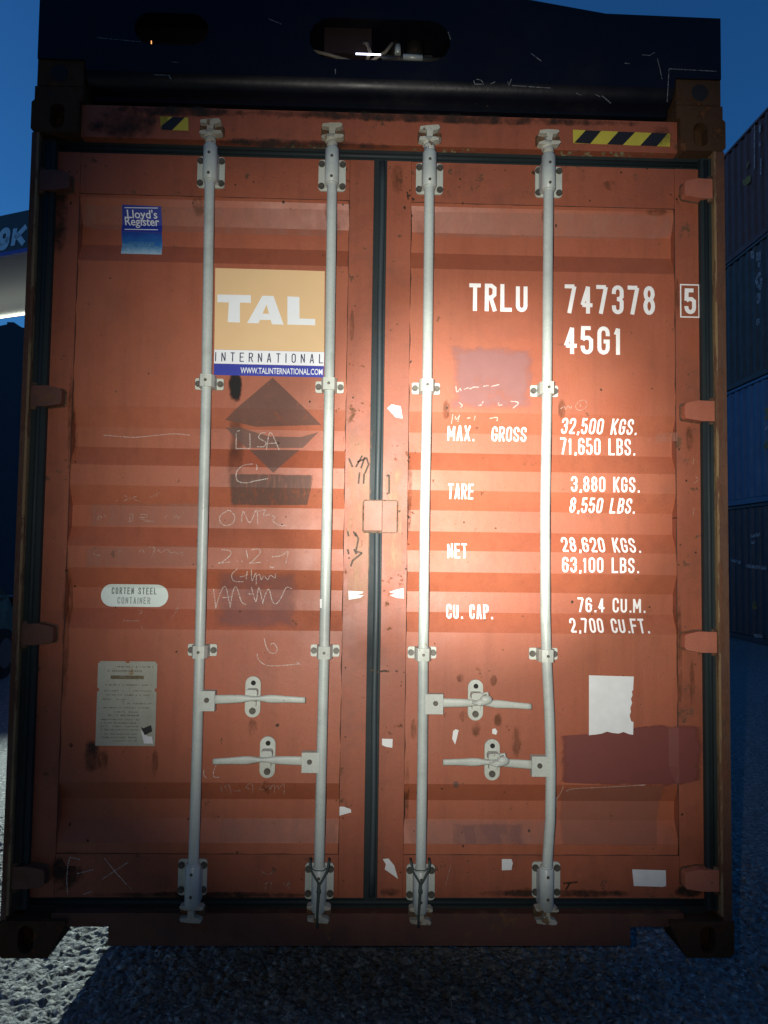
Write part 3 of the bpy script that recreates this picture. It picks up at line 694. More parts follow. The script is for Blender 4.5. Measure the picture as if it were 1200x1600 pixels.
text_px('TRLU', 733, 824, 444, 487, 0.0142)
text_px('747378', 882, 1023, 446, 491, 0.0142)
text_px('45G1', 881, 971, 510, 554, 0.0142)
text_px('5', 1069, 1087, 451, 491, 0.0142)
xa, za = Q(1063, 445); xb, zb = Q(1092, 496)
decal('check_digit_box', ribbon([(xa, za), (xb, za), (xb, zb), (xa, zb)], 0.0045, True), M['white'], 0.0020)
for s_, l, r, t_, b_ in (('MAX.', 699, 741, 665, 689), ('GROSS', 768, 822, 667, 690), ('32,500 KGS.', 877, 996, 654, 679), ('71,650 LBS.', 875, 992, 685, 711),
                      ('TARE', 700, 740, 756, 780), ('3,880 KGS.', 892, 999, 745, 769), ('8,550 LBS.', 890, 993, 778, 802),
                      ('NET', 699, 730, 849, 872), ('28,620 KGS.', 877, 999, 840, 863), ('63,100 LBS.', 878, 998, 871, 895),
                      ('CU. CAP.', 697, 769, 944, 967), ('76.4 CU.M.', 902, 1008, 934, 957), ('2,700 CU.FT.', 890, 1013, 966, 989)):
    text_px(s_, l, r, t_, b_, 0.0060 if s_ in ('MAX.', 'GROSS', 'TARE', 'NET') else 0.0068, gap=0.28)

# residue, worn patches, touch-up paint
def patch(name, pts, mat, off=0.0011, label=None): return decal(name, [QP(pts)], M[mat], off, label=label)
patch('residue_patch', [(352, 656), (426, 590), (502, 664), (430, 666), (400, 667)], 'glue', label='brown diamond-shaped sticker residue, upper half')
patch('residue_patch', [(352, 668), (376, 668), (420, 682), (470, 683), (498, 675), (473, 700), (385, 700)], 'glue_light')
patch('residue_patch', [(390, 703), (468, 703), (427, 739)], 'glue_light')
patch('residue_patch', [(358, 741), (492, 741), (480, 789), (358, 790)], 'glue_streak')
patch('residue_patch', [(700, 540), (836, 540), (834, 645), (704, 643)], 'mauve')
patch('residue_patch', [(330, 890), (470, 890), (470, 985), (330, 985)], 'mauve_dark')
patch('residue_patch', [(700, 1284), (826, 1286), (826, 1322), (700, 1320)], 'mauve_dark')
patch('chalky_patch', [(118, 318), (546, 328), (546, 364), (118, 350)], 'dust')
patch('chalky_patch', [(640, 328), (1050, 336), (1050, 374), (640, 362)], 'dust')
patch('chalky_patch', [(340, 1278), (530, 1279), (530, 1318), (340, 1316)], 'dust')
patch('chalky_patch', [(632, 1280), (860, 1281), (860, 1320), (632, 1319)], 'dust')
patch('chalky_patch', [(140, 788), (320, 786), (320, 820), (140, 822)], 'dust')
patch('chalky_patch', [(130, 856), (320, 852), (320, 884), (130, 886)], 'dust')
patch('touch_up_paint', [(868, 1150), (930, 1146), (1040, 1130), (1104, 1134), (1103, 1216), (1040, 1230), (868, 1222)], 'maroon', 0.0013, label='maroon touch-up paint with a ragged rim')
patch('touch_up_paint', [(884, 1232), (1042, 1226), (1036, 1240), (1026, 1322), (876, 1322), (874, 1240)], 'brown_fade', 0.0009)
patch('scraped_paint', [(545, 660), (583, 660), (575, 960), (538, 960)], 'bare')
patch('scraped_paint', [(600, 720), (632, 720), (628, 900), (600, 900)], 'bare', 0.0009)
patch('scraped_paint', [(1024, 678), (1052, 678), (1052, 692), (1024, 692)], 'dust', 0.0014)
patch('grime_patch', [(588, 1384), (632, 1384), (634, 1404), (588, 1404)], 'grime')
patch('grime_patch', [(1050, 1380), (1104, 1380), (1104, 1404), (1050, 1404)], 'grime')
patch('grime_patch', [(700, 1388), (1050, 1388), (1050, 1404), (700, 1404)], 'grime', 0.0009)
patch('soot_smear', [(356, 576), (382, 576), (380, 632), (354, 632)], 'soot')
patch('soot_smear', [(352, 610), (386, 610), (380, 800), (350, 800)], 'soot_faint', 0.0008)
patch('soot_smear', [(128, 1150), (158, 1150), (158, 1215), (124, 1215)], 'grime')
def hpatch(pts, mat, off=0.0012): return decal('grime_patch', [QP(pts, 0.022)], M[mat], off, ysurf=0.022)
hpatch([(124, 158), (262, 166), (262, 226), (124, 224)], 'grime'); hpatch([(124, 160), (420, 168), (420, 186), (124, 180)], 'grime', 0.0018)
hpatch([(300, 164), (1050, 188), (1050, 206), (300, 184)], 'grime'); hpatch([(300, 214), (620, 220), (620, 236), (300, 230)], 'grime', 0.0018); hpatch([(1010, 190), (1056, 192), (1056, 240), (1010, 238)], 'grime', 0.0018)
patch('grime_patch', [(72, 1330), (140, 1330), (136, 1400), (66, 1400)], 'grime', 0.0010)
patch('grime_patch', [(70, 246), (110, 248), (108, 420), (66, 420)], 'grime', 0.0010)
patch('grime_patch', [(100, 1392), (560, 1392), (560, 1404), (100, 1404)], 'grime', 0.0010)
M['rust_run'] = worn('rusty_run', (0.10, 0.04, 0.015), 0.6, 0.36, 0.70, 45, (1, 1, 0.35), edge=0.26, esc=45, rnd=True)
for (l, t_, ww, hh) in ((640, 1120, 12, 40), (712, 1050, 14, 18), (764, 1052, 14, 22), (716, 1108, 16, 22), (770, 1112, 16, 26), (798, 1130, 18, 60), (610, 250, 22, 60), (546, 480, 8, 60), (636, 700, 8, 150), (632, 1180, 8, 130), (1054, 430, 8, 70), (1056, 900, 10, 260), (1076, 1020, 10, 90), (1070, 660, 14, 50),
    (940, 280, 26, 20), (1000, 325, 50, 14), (300, 300, 20, 44), (505, 312, 18, 40), (845, 318, 22, 36), (106, 560, 10, 200), (98, 860, 10, 260), (385, 1120, 20, 34), (408, 1214, 20, 30), (735, 1124, 18, 30), (150, 1168, 20, 40), (236, 1166, 12, 50), (800, 1384, 60, 16), (690, 620, 14, 40), (870, 620, 14, 40)):
    patch('rust_run', [(l, t_), (l+ww, t_), (l+ww, t_+hh), (l, t_+hh)], 'rust_run', 0.00125)
for pts in ([(545, 716), (551, 730)], [(556, 730), (566, 712)], [(564, 732), (570, 714)], [(558, 722), (573, 716), (576, 726), (570, 740)], [(562, 738), (560, 756)], [(569, 740), (568, 756)],
            [(604, 744), (608, 742), (608, 770), (604, 772)], [(543, 830), (545, 838)], [(552, 830), (556, 838)], [(543, 858), (545, 866)], [(553, 858), (557, 866)],
            [(555, 832), (560, 842), (556, 862), (566, 864), (551, 876), (548, 885)], [(578, 1046), (590, 1050), (600, 1048), (608, 1049)], [(618, 1048), (622, 1049)], [(636, 300), (638, 312)],
            [(880, 1380), (902, 1378)], [(884, 1390), (890, 1380)]):
    decal('smear', ribbon(QP(pts), 0.0062), M['tar'], 0.0017)
# small scattered chips of bare dark steel
rng = random.Random(4); polys = []
for k in range(150):
    px, py = rng.uniform(120, 1090), rng.choice([rng.uniform(262, 330), rng.uniform(262, 1390), rng.uniform(600, 1390)])
    if rng.random() < 0.35: px = rng.choice([545, 638, 633, 1057, 112])+rng.uniform(-10, 10)
    if 566 < px < 612: continue
    c = Q(px, py); r_ = rng.uniform(0.0012, 0.0048)*(1 if rng.random() < .8 else 1.6); n = 7
    polys.append([(c[0]+r_*rng.uniform(.6, 1.2)*math.cos(a*2*math.pi/n), c[1]+r_*rng.uniform(.5, 1.4)*math.sin(a*2*math.pi/n)) for a in range(n)])
tag(decal('paint_chips', polys, M['tar'], 0.0014), kind='stuff')

# seams where the panel is welded to its frame
seam = flat('dark_weld_seam', (0.06, 0.024, 0.014), 0.8, var=0.4, scale=12)
for xx in (LP0, LP1, RP0, RP1):
    b = B(); zz = [PB+(PT-PB)*k/50 for k in range(51)]
    b.tube([(xx+0.0014*math.sin(z*31)+0.001*math.sin(z*77), FR+0.0035, z) for z in zz], [0.0021+0.0010*math.sin(z*13+xx)*math.sin(z*41) for z in zz], 8); part(b, 'weld_seam', seam)
for xx0, xx1 in ((LP0, LP1), (RP0, RP1)):
    for z in (PT, PB):
        b = B(); n = 20; b.tube([(xx0+(xx1-xx0)*k/n, FR+0.0032, z+0.0006*math.sin(k*2.1)) for k in range(n+1)], [0.0017+0.0007*math.sin(k*1.7) for k in range(n+1)], 8); part(b, 'weld_seam', seam)

# stickers
def sticker(name, pts, mat, off, label=None, parent=None): return decal(name, [QP(pts)], mat, off, label=label, parent=parent)
tal = sticker('company_sticker', [(336.5, 419), (507.5, 424), (506.5, 550), (335, 546)], M['cream'], 0.0016, 'cream company decal with large pale letters')
sticker('white_band', [(335, 546.3), (506.5, 550.3), (506, 572), (334.5, 568)], M['decal_white'], 0.0016, parent=tal)
sticker('blue_band', [(334.5, 568.3), (506, 572.3), (505.5, 590), (334.2, 586)], M['royal'], 0.0016, parent=tal)
Z5 = lambda pts: [(300+a/4, 400+c/4) for a, c in pts]
big = [Z5(q) for q in ([(160, 242), (368, 246), (368, 294), (160, 290)], [(231, 290.5), (300, 292), (300, 417), (224, 414)],
     [(345, 420), (416, 422), (466, 304), (466, 250), (440, 250)], [(466, 250), (466, 304), (500, 428), (573, 430), (510, 252)],
     [(424, 400), (494, 401), (481, 362), (440, 362)], [(597, 254), (672, 257), (672, 392), (597, 391)], [(597, 391), (672, 392), (770, 395), (770, 434), (597, 430)])]
for idx_ in ((0, 1), (2, 3, 4), (5, 6)): decal('letter', [QP(big[q]) for q in idx_], M['decal_pale'], 0.0024, tal)
text_px('INTERNATIONAL', 336, 505, 552, 566.5, 0.0036, M['navy_print'], gap=1.15, off=0.0024, parent=tal)
def typed(text, l, r, t, b_, mat, off, parent, name='lettering', squeeze=None, bold=0.0):
    cu = bpy.data.curves.new(name, 'FONT'); cu.body = text; cu.align_x = 'LEFT'; cu.offset = bold; cu.resolution_u = 3
    o = bpy.data.objects.new(name, cu); COL.objects.link(o); bpy.context.view_layer.update()
    me = bpy.data.meshes.new_from_object(o); bpy.data.objects.remove(o)
    xs = [v.co.x for v in me.vertices]; ys = [v.co.y for v in me.vertices]
    cy, cx = (t+b_)/2, (l+r)/2; xa, xb = Q(l, cy)[0], Q(r, cy)[0]; zt_, zb_ = Q(cx, t)[1], Q(cx, b_)[1]
    ax, bx, ay, by = min(xs), max(xs), min(ys), max(ys)
    polys = [[(xa+(me.vertices[i].co.x-ax)/(bx-ax)*(xb-xa), zb_+(me.vertices[i].co.y-ay)/(by-ay)*(zt_-zb_)) for i in f.vertices] for f in me.polygons]
    return decal(name, polys, mat, off, parent)
typed('WWW.TALINTERNATIONAL.COM', 376, 504, 575.5, 585, M['decal_white'], 0.0024, tal, bold=0.012)

lr = sticker('register_sticker', [(191, 320), (252, 323), (253, 364), (190, 361)], flat('deep_blue_print', (0.012, 0.03, 0.27), 0.4, var=0.08), 0.0016, 'blue register sticker with white lettering')
sticker('cloud_band', [(190, 361.2), (253, 364.2), (252.5, 398), (189, 396.5)], M['lloyd_low'], 0.0016, parent=lr)
typed("Lloyd's", 199, 246, 328, 346, M['decal_white'], 0.0024, lr, bold=0.01)
typed('Register', 196, 249, 340, 357, M['decal_white'], 0.0030, lr, bold=0.01)
typed('CONTAINER', 201, 242, 378.5, 384, flat('blue_grey_print', (0.10, 0.25, 0.36), 0.5), 0.0024, lr)
for yy in (325.2, 359.0): sticker('rule', [(195, yy-0.9), (247, yy-0.2), (247, yy+1.0), (195, yy+0.3)], M['decal_white'], 0.0024, parent=lr)

xa, zc = Q(158, 930); xb, _ = Q(263, 930); zt_, zb_ = Q(210, 913)[1], Q(210, 948)[1]
ov = decal('steel_label', [rrect((xa+xb)/2, (zt_+zb_)/2, xb-xa, zt_-zb_, (zt_-zb_)*0.49, 8)], M['oval'], 0.0016, label='pale oval label with two lines of grey capitals')
text_px('CORTEN STEEL', 175, 245, 918, 928.5, 0.0033, M['grey_print'], gap=0.45, off=0.0024, parent=ov)
text_px('CONTAINER', 184, 235, 933, 943.5, 0.0030, flat('faded_grey_print', (0.26, 0.31, 0.30), 0.5), gap=0.45, off=0.0024, parent=ov)

for pts, stripes in (([(250, 182), (294, 184), (294.5, 204.5), (252, 203)], [[(270, 183), (289, 184), (269, 204), (252, 203), (252.5, 197)]]),
                     ([(895, 203), (1047, 209), (1046.5, 229.5), (895.5, 224)], [[(915, 204), (939, 205), (922, 225), (897, 223.5)], [(966, 206), (992, 207), (973, 227), (948, 226)], [(1018, 208), (1043, 209), (1026, 229), (1000, 228)]])):
    q = decal('hazard_strip', [QP(pts, 0.022)], M['yellow'], 0.0012, ysurf=0.022)
    for s_ in stripes: decal('black_stripe', [QP(s_, 0.022)], M['hazard_black'], 0.0020, q, ysurf=0.022)
for a in (0,):
    b_ = B()
    for (l, r, t_, bb) in ((440, 520, 224, 231), (640, 760, 230, 238), (860, 1045, 236, 244)):
        decal('moss_line', [QP([(l, t_), (r, t_+3), (r, bb+2), (l, bb)], 0.022)], M['moss'], 0.0012, ysurf=0.022)
b_.bm.free()

# data plate
zt_, zb_ = Q(198, 1033)[1], Q(196, 1165)[1]; xa, xb = Q(151.5, 1100)[0], Q(244.5, 1100)[0]
def notched(xa, xb, zb, zt):
    r = 0.007; pts = []
    def bite(cx, cz, a0, a1): return [(cx+r*math.cos(R(a0+(a1-a0)*k/5)), cz+r*math.sin(R(a0+(a1-a0)*k/5))) for k in range(6)]
    m_ = (xa+xb)/2; zn_ = zt-(zt-zb)*0.34
    pts += bite(xa, zt, -90, 0)+bite(m_, zt, 180, 360)+bite(xb, zt, 180, 270)+bite(xb, zn_, 90, 270)+[(xb, zb), (xa, zb)]+bite(xa, zn_, -90, 90)
    return pts
b = B(); b.prism(notched(xa, xb, zb_, zt_)[::-1], DO-0.0045, DO-0.002)
pl = part(b, 'data_plate', M['plate']); pl['label'] = 'weathered metal data plate with faint worn print'
rng = random.Random(11); ink = worn('faint_rusty_print', (0.14, 0.10, 0.05), 0.75, 0.35, 0.6, 300); bar_ink = worn('olive_brown_bar', (0.16, 0.12, 0.05), 0.7, 0.2, 0.5, 80)
rows = []
H_ = zt_-zb_; W_ = xb-xa
for k, (v, u0, u1, hh) in enumerate([(.065, .30, .92, .010), (.115, .16, .80, .012), (.19, .22, .78, 0), (.28, .14, .94, .010), (.35, .12, .9, .008), (.40, .12, .88, .009), (.45, .1, .5, .009), (.50, .45, .92, .010), (.55, .1, .92, .008),
        (.60, .2, .7, .009), (.64, .2, .7, 0.012), (.69, .08, .72, .009), (.73, .08, .72, .009), (.77, .08, .7, .008), (.81, .08, .7, .009), (.86, .08, .68, .008), (.90, .1, .68, .010), (.94, .3, .68, .008)]):
    z = zt_-v*H_
    if hh == 0:
        decal('print_bar', [[(xa+u0*W_, z-0.006), (xa+u1*W_, z-0.006), (xa+u1*W_, z+0.006), (xa+u0*W_, z+0.006)]], bar_ink, 0.0012, pl, ysurf=DO-0.0045); continue
    x = xa+u0*W_
    while x < xa+u1*W_:
        g = rng.uniform(0.002, 0.0055); hgt = hh*rng.uniform(.6, 1)*0.55
        if rng.random() < 0.8: rows.append([(x, z-hgt/2), (x+g, z-hgt/2), (x+g*.9, z+hgt/2), (x, z+hgt/2)])
        x += g+rng.uniform(0.0012, 0.003)
tag(decal('worn_print', rows, ink, 0.0012, pl, ysurf=DO-0.0045), kind='stuff')
decal('paper_scrap', [QP([(221, 1140), (232, 1150), (238, 1150), (240, 1161), (226, 1161)])], M['scuffed_white'], 0.0070, pl)
decal('tape_scrap', [QP([(221, 1135), (225, 1137), (237, 1132), (239, 1142), (227, 1148)])], M['hazard_black'], 0.0082, pl)

# white paper and tape remains
def scrap(pts, label=None, mat='scuffed_white', name='paper_remnant'): return decal(name, [QP(pts)], M[mat], 0.0019, label=label)
scrap([(920, 1055), (990, 1057), (989, 1078), (987, 1080), (988, 1086), (985.5, 1092), (987.5, 1098), (984.5, 1106), (985.5, 1112), (983.5, 1118), (986, 1127), (989.5, 1128), (989, 1148), (983, 1147), (974, 1143.5), (966, 1146), (957, 1145), (948, 1143), (940, 1146), (931, 1147.5), (920, 1148.5)],
      'large white sheet with torn right and lower edges')
scrap([(987.5, 1358), (1040, 1359.5), (1040.5, 1384), (1035, 1385.5), (1012, 1384.5), (990, 1384)], 'white tape rectangle low on the right door')
scrap([(605, 638), (612, 632), (626, 635), (629, 654), (618, 652)])
scrap([(544.5, 923), (568, 924.5), (566, 927), (556, 930), (568, 930), (563, 934), (545, 937)])
scrap([(608, 925), (620, 921), (630.5, 919), (631, 935), (620, 934), (609, 930), (619, 928)])
scrap([(597, 1154), (613.5, 1154.5), (613, 1168), (604, 1167), (597, 1164)])
scrap([(598, 1342), (607, 1341), (616, 1352), (622, 1373), (607, 1362), (601, 1358), (603, 1350)])
scrap([(784, 1342), (799, 1342), (801, 1348), (799, 1359), (784, 1359.5)])
scrap([(530, 1254), (537, 1260), (548, 1264), (549, 1269), (530, 1268)])
scrap([(708, 1142), (712, 1139), (716.5, 1141), (714, 1152), (711, 1163), (706.5, 1154)])
scrap([(769, 1139), (774, 1138), (777, 1143), (775, 1148), (769, 1146)])
scrap([(708, 1222), (713, 1220), (717, 1224), (715, 1231), (709, 1230)], mat='glue_light')
decal('tape_band', [ribbon(QP([(500, 957), (515, 957)], 0.0), 0.0)[0]] if False else [QP([(500, 936), (503, 936), (503, 950), (500, 950)], BY-0.0180)], M['scuffed_white'], 0.0, ysurf=BY-0.0180)

# chalk writing
def chalk(lines, mat='chalk', t=0.0030, name='chalk_mark', smooth=True):
    polys = []
    for ln in lines:
        pts = ln
        if smooth and len(ln) > 2:
            out = []
            for i in range(len(ln)-1):
                p0, p1, p2, p3 = ln[max(i-1, 0)], ln[i], ln[i+1], ln[min(i+2, len(ln)-1)]
                for k in range(4):
                    u = k/4; out.append(tuple(0.5*((2*p1[j])+(-p0[j]+p2[j])*u+(2*p0[j]-5*p1[j]+4*p2[j]-p3[j])*u*u+(-p0[j]+3*p1[j]-3*p2[j]+p3[j])*u**3) for j in (0, 1)))
            pts = out+[ln[-1]]
        polys += ribbon(QP(pts), t)
    return decal(name, polys, M[mat], 0.0026)
z5 = lambda *a: [(300+x/4, 400+y/4) for x, y in a]
z7 = lambda *a: [(300+x/4, 700+y/4) for x, y in a]
zh = lambda *a: [(250+x/4, 970+y/4) for x, y in a]
chalk([z5((278, 1110), (276, 1205), (364, 1203)), z5((362, 1110), (364, 1203)), z5((282, 1096), (300, 1092))], smooth=False)
chalk([z5((462, 1104), (430, 1110), (418, 1138), (462, 1165), (450, 1192), (408, 1192)), z5((466, 1212), (490, 1102), (546, 1214)), z5((478, 1172), (530, 1170))])
chalk([z5((380, 1300), (320, 1310), (280, 1350), (285, 1405), (340, 1418), (400, 1405), (474, 1392)), z5((402, 1304), (408, 1320), (403, 1338))])
chalk([z7((225, 392), (180, 420), (176, 460), (210, 485), (255, 470), (268, 430), (245, 396), (222, 388)), z7((310, 470), (320, 396), (362, 468), (404, 384), (412, 476)), z7((416, 396), (460, 388), (446, 420), (490, 416)), z7((500, 424), (520, 430), (505, 455), (545, 482), (592, 484))], t=0.0026)
chalk([z7((186, 636), (232, 640), (244, 664), (200, 706), (164, 720), (240, 712)), z7((280, 704), (284, 710)), z7((312, 704), (316, 712)), z7((340, 640), (350, 690)), z7((372, 636), (420, 632), (424, 660), (374, 712), (360, 720), (430, 714)), z7((470, 700), (476, 706)), z7((500, 680), (560, 672), (600, 648), (586, 720))], t=0.0028)
chalk([z7((284, 756), (250, 790), (262, 830), (322, 836)), z7((300, 806), (340, 796), (346, 770), (340, 820)), z7((372, 760), (376, 830), (400, 780), (402, 856)), z7((402, 800), (424, 792), (432, 824), (450, 800), (474, 822), (490, 796), (520, 812), (520, 784)), z7((486, 740), (500, 748), (512, 744))], t=0.0026)
chalk([z7((136, 880), (150, 1004)), z7((150, 1000), (180, 900), (212, 870), (240, 996)), z7((192, 936), (244, 930)), z7((240, 990), (258, 892), (280, 872), (310, 960), (340, 978)), z7((350, 910), (374, 914)), z7((372, 870), (400, 960), (418, 872), (444, 974)), z7((440, 972), (478, 880), (504, 960), (530, 972), (560, 930), (590, 872), (626, 880))], t=0.0028)
chalk([zh((652, 108), (664, 160), (690, 198), (724, 200), (732, 170), (712, 140), (690, 148)), zh((608, 204), (616, 240), (660, 275), (740, 280), (872, 268)), zh((856, 256), (876, 272))], t=0.0026)
chalk([zh((356, 890), (336, 940), (340, 974), (374, 976)), zh((276, 930), (274, 960), (290, 980))], t=0.0024)
chalk([zh((380, 1020), (388, 1066)), zh((420, 1060), (408, 1034), (428, 1024), (440, 1050), (444, 1082)), zh((466, 1064), (506, 1060)), zh((566, 1050), (540, 1040), (556, 1018), (580, 1026), (578, 1082)), zh((640, 1014), (622, 1050), (656, 1052)), zh((660, 1040), (680, 1030), (690, 1050), (700, 1030), (716, 1028), (716, 1076)), zh((720, 1040), (736, 1028), (744, 1050), (760, 1026), (776, 1020), (776, 1084))], 'chalk_faint', t=0.0030)
e6 = lambda *a: [(x/3, 1200+y/3) for x, y in a]
chalk([e6((376, 428), (330, 416), (320, 450), (314, 520), (318, 590)), e6((362, 494), (442, 474)), e6((390, 592), (432, 576)), e6((490, 420), (540, 484), (594, 544)), e6((480, 520), (604, 438))], t=0.0030, smooth=False)
chalk([e6((594, 544), (624, 572))], 'chalk_faint')
m6 = lambda *a: [(550+x/3.43, 400+y/3.43) for x, y in a]
chalk([m6((556, 700), (562, 730), (580, 712), (584, 724)), m6((600, 716), (620, 708), (634, 712), (650, 704), (680, 704)), m6((704, 700), (732, 694)), m6((744, 700), (788, 690)), m6((572, 786), (590, 800), (580, 812)), m6((676, 800), (690, 800), (702, 780)), m6((786, 786), (784, 800), (804, 798)), m6((850, 780), (880, 782), (890, 792), (862, 816)),
       m6((540, 850), (532, 900)), m6((552, 858), (556, 876), (574, 860)), m6((576, 852), (566, 890)), m6((616, 870), (634, 868)), m6((660, 856), (654, 880)), m6((736, 872), (776, 866), (776, 886))], t=0.0032)
r4 = lambda *a: [(800+x/3, 400+y/3) for x, y in a]
chalk([r4((226, 718), (244, 706), (250, 720), (262, 702), (274, 716), (280, 702)), r4((310, 684), (296, 706), (312, 724), (340, 716), (350, 694), (336, 676), (308, 684)), r4((318, 690), (320, 708))], 'chalk_faint', t=0.0026)
chalk([[(162, 680), (185, 682), (210, 683.5), (240, 681), (270, 678), (297, 680)]], t=0.0022)
s4 = lambda *a: [(100+x/5.217, 730+y/5.217) for x, y in a]
chalk([s4((425, 270), (440, 276)), s4((470, 235), (510, 236), (514, 262), (490, 276)), s4((540, 236), (540, 276)), s4((596, 236), (562, 254), (622, 282)), s4((706, 238), (718, 246), (740, 222)), s4((744, 240), (780, 200))], 'chalk_faint', t=0.0024)
chalk([s4((270, 430), (290, 395), (310, 410), (280, 428)), s4((330, 390), (350, 410)), s4((520, 385), (560, 385), (558, 440), (525, 440)), s4((540, 370), (538, 450)), s4((620, 385), (680, 388), (670, 408), (615, 410)), s4((620, 425), (680, 430)), s4((650, 440), (730, 440)), s4((820, 420), (850, 380)), s4((900, 415), (920, 395), (935, 415), (975, 370))], 'chalk_faint', t=0.0026)
chalk([s4((240, 705), (265, 715), (300, 718)), s4((440, 700), (460, 680), (490, 695)), s4((610, 700), (640, 670), (655, 700)), s4((690, 650), (740, 660), (715, 735)), s4((760, 690), (770, 670), (790, 695), (820, 680), (850, 670), (870, 700), (900, 690), (930, 705), (970, 690), (965, 720))], 'chalk_faint', t=0.0026)
chalk([s4((610, 1165), (640, 1175), (605, 1205)), s4((485, 1250), (560, 1252), (625, 1252)), s4((635, 1290), (640, 1325)), s4((905, 1160), (935, 1150), (880, 1230))], 'chalk_faint', t=0.0026)
chalk([[(868, 1250), (876, 1238), (880, 1228)], [(884, 1236), (896, 1232), (940, 1230), (1008, 1226)], [(869, 1262), (870, 1245)]], t=0.0022)
chalk([[(410, 1362), (420, 1366), (428, 1360)], [(416, 1378), (414, 1392)], [(414, 1380), (424, 1378), (422, 1392)], [(442, 1378), (448, 1384), (452, 1376), (452, 1390)]], 'chalk_faint', t=0.0026)
chalk([[(696, 1384), (704, 1352)], [(1084, 716), (1082, 726)], [(1083, 756), (1090, 750), (1086, 744)], [(1084, 794), (1082, 806)]], 'chalk_faint', t=0.0022)

# ------------------------------------------------------------------ dark navy spreader holding the container from above
SZ = Z0+HT
spr = empty('spreader_frame', (0, 0, SZ))
tag(spr, 'dark navy steel lifting frame with oval openings, clamped on top of the orange container', 'spreader')
SO = (0, 0, -SZ)
SY = 0.0
def sw(px, py): p = W(px, py, SY); return (p.x, p.z)
zr = sw(900, 133)[1]                               # where the face rolls under
ztop_e = sw(1040, 26)[1]; ztop_m = ztop_e+0.16
xe = 1.205
out_ = [(-xe, ztop_e), (-xe, SZ+0.145), (-xe+0.165, SZ+0.145), (-xe+0.168, zr), (xe-0.168, zr), (xe-0.165, SZ+0.145), (xe, SZ+0.145), (xe, ztop_e), (sw(947, 21)[0], ztop_e+0.004), (sw(815, 0)[0], ztop_e+0.05), (0.25, ztop_m), (-0.25, ztop_m), (-0.5, ztop_e+0.1), (-0.80, ztop_e+0.03)]
def stadium(cx, cz, w_, h_, n=7):
    r = h_/2; return [(cx+w_/2-r+r*math.cos(R(-90+180*k/n)), cz+r*math.sin(R(-90+180*k/n))) for k in range(n+1)]+[(cx-w_/2+r+r*math.cos(R(90+180*k/n)), cz+r*math.sin(R(90+180*k/n))) for k in range(n+1)]
c1 = sw(594, 62); c2 = sw(268, 45)
holes = [stadium(c1[0], c1[1], 0.50, 0.150), stadium(c2[0], c2[1], 0.26, 0.115)]
from mathutils.geometry import tessellate_polygon
bm = bmesh.new(); loops = [out_]+[h[::-1] for h in holes]; pts = [p for l in loops for p in l]
fv = [bm.verts.new((p[0], SY, p[1])) for p in pts]
for t3 in tessellate_polygon([[Vector((p[0], p[1], 0)) for p in l] for l in loops]): bm.faces.new([fv[i] for i in t3])
k0 = 0
for l in loops:
    bk = [bm.verts.new((p[0], SY+0.014, p[1])) for p in l]; n = len(l)
    for i in range(n): bm.faces.new((fv[k0+i], bk[i], bk[(i+1) % n], fv[k0+(i+1) % n]))
    k0 += n
bmesh.ops.recalc_face_normals(bm, faces=bm.faces)
me = bpy.data.meshes.new('face_plate'); bm.to_mesh(me); bm.free(); link('face_plate', me, M['navy'], spr, SO)
# rolled lower lip, web and underside
b = B(); xs = xe-0.170
prf = [(SY, zr), (SY+0.004, zr-0.016), (SY+0.016, zr-0.032), (SY+0.034, zr-0.044), (SY+0.075, zr-0.052), (SY+0.10, zr-0.085), (SY+0.30, zr-0.09)]
ra = [b.bm.verts.new((-xs, y, z)) for y, z in prf]; rb_ = [b.bm.verts.new((xs, y, z)) for y, z in prf]
for i in range(len(prf)-1): b.bm.faces.new((ra[i], rb_[i], rb_[i+1], ra[i+1])).smooth = True
b.out('lower_lip', M['navy'], spr, SO)
b = B(); b.box(-xe+0.01, xe-0.01, 0.42, 0.45, SZ+0.10, ztop_e-0.02); b.out('rear_plate', M['navy'], spr, SO)
b = B(); b.box(-xe+0.02, xe-0.02, 0.02, 0.42, ztop_e-0.045, ztop_e-0.03); b.out('top_plate', M['navy'], spr, SO)
b = B(); b.box(-xe+0.17, xe-0.17, 0.06, 0.42, SZ+0.035, SZ+0.06); b.box(-xs, xs, 0.10, 0.13, SZ+0.03, zr-0.05); b.out('bottom_plate', M['navy'], spr, SO)
for s in (-1, 1):
    b = B(); a, c = sorted((s*xe, s*(xe-0.16))); b.box(a, c, 0.006, 0.18, SZ+0.052, SZ+0.144); b.bevel(0.008, 2); e_ = b.out('corner_block', M['casting'], spr, SO)
    b = B(); cx = s*(xe-0.075); b.tube([(cx, 0.004, SZ+0.097), (cx, 0.0075, SZ+0.097)], 0.030, 18); b.out('lashing_hole', M['black'], e_)
    b = B(); a, c = sorted((s*(xe+0.006), s*(xe-0.16))); b.box(a, c, 0.004, 0.19, SZ+0.001, SZ+0.048); b.bevel(0.010, 2); b.out('landing_foot', M['casting'], spr, SO)
    b = B(); b.tube([(s*(xe-0.075), 0.09, SZ-0.03), (s*(xe-0.075), 0.09, SZ+0.06)], 0.028, 16); b.out('twistlock', M['keeper'], spr, SO)
    for y0_ in (0.45,):
        b = B(); a, c = sorted((s*(xe-0.40), s*(xe-0.62))); b.box(a, c, y0_, LEN/2, SZ+0.12, SZ+0.36); b.out('main_beam', M['navy'], spr, SO)
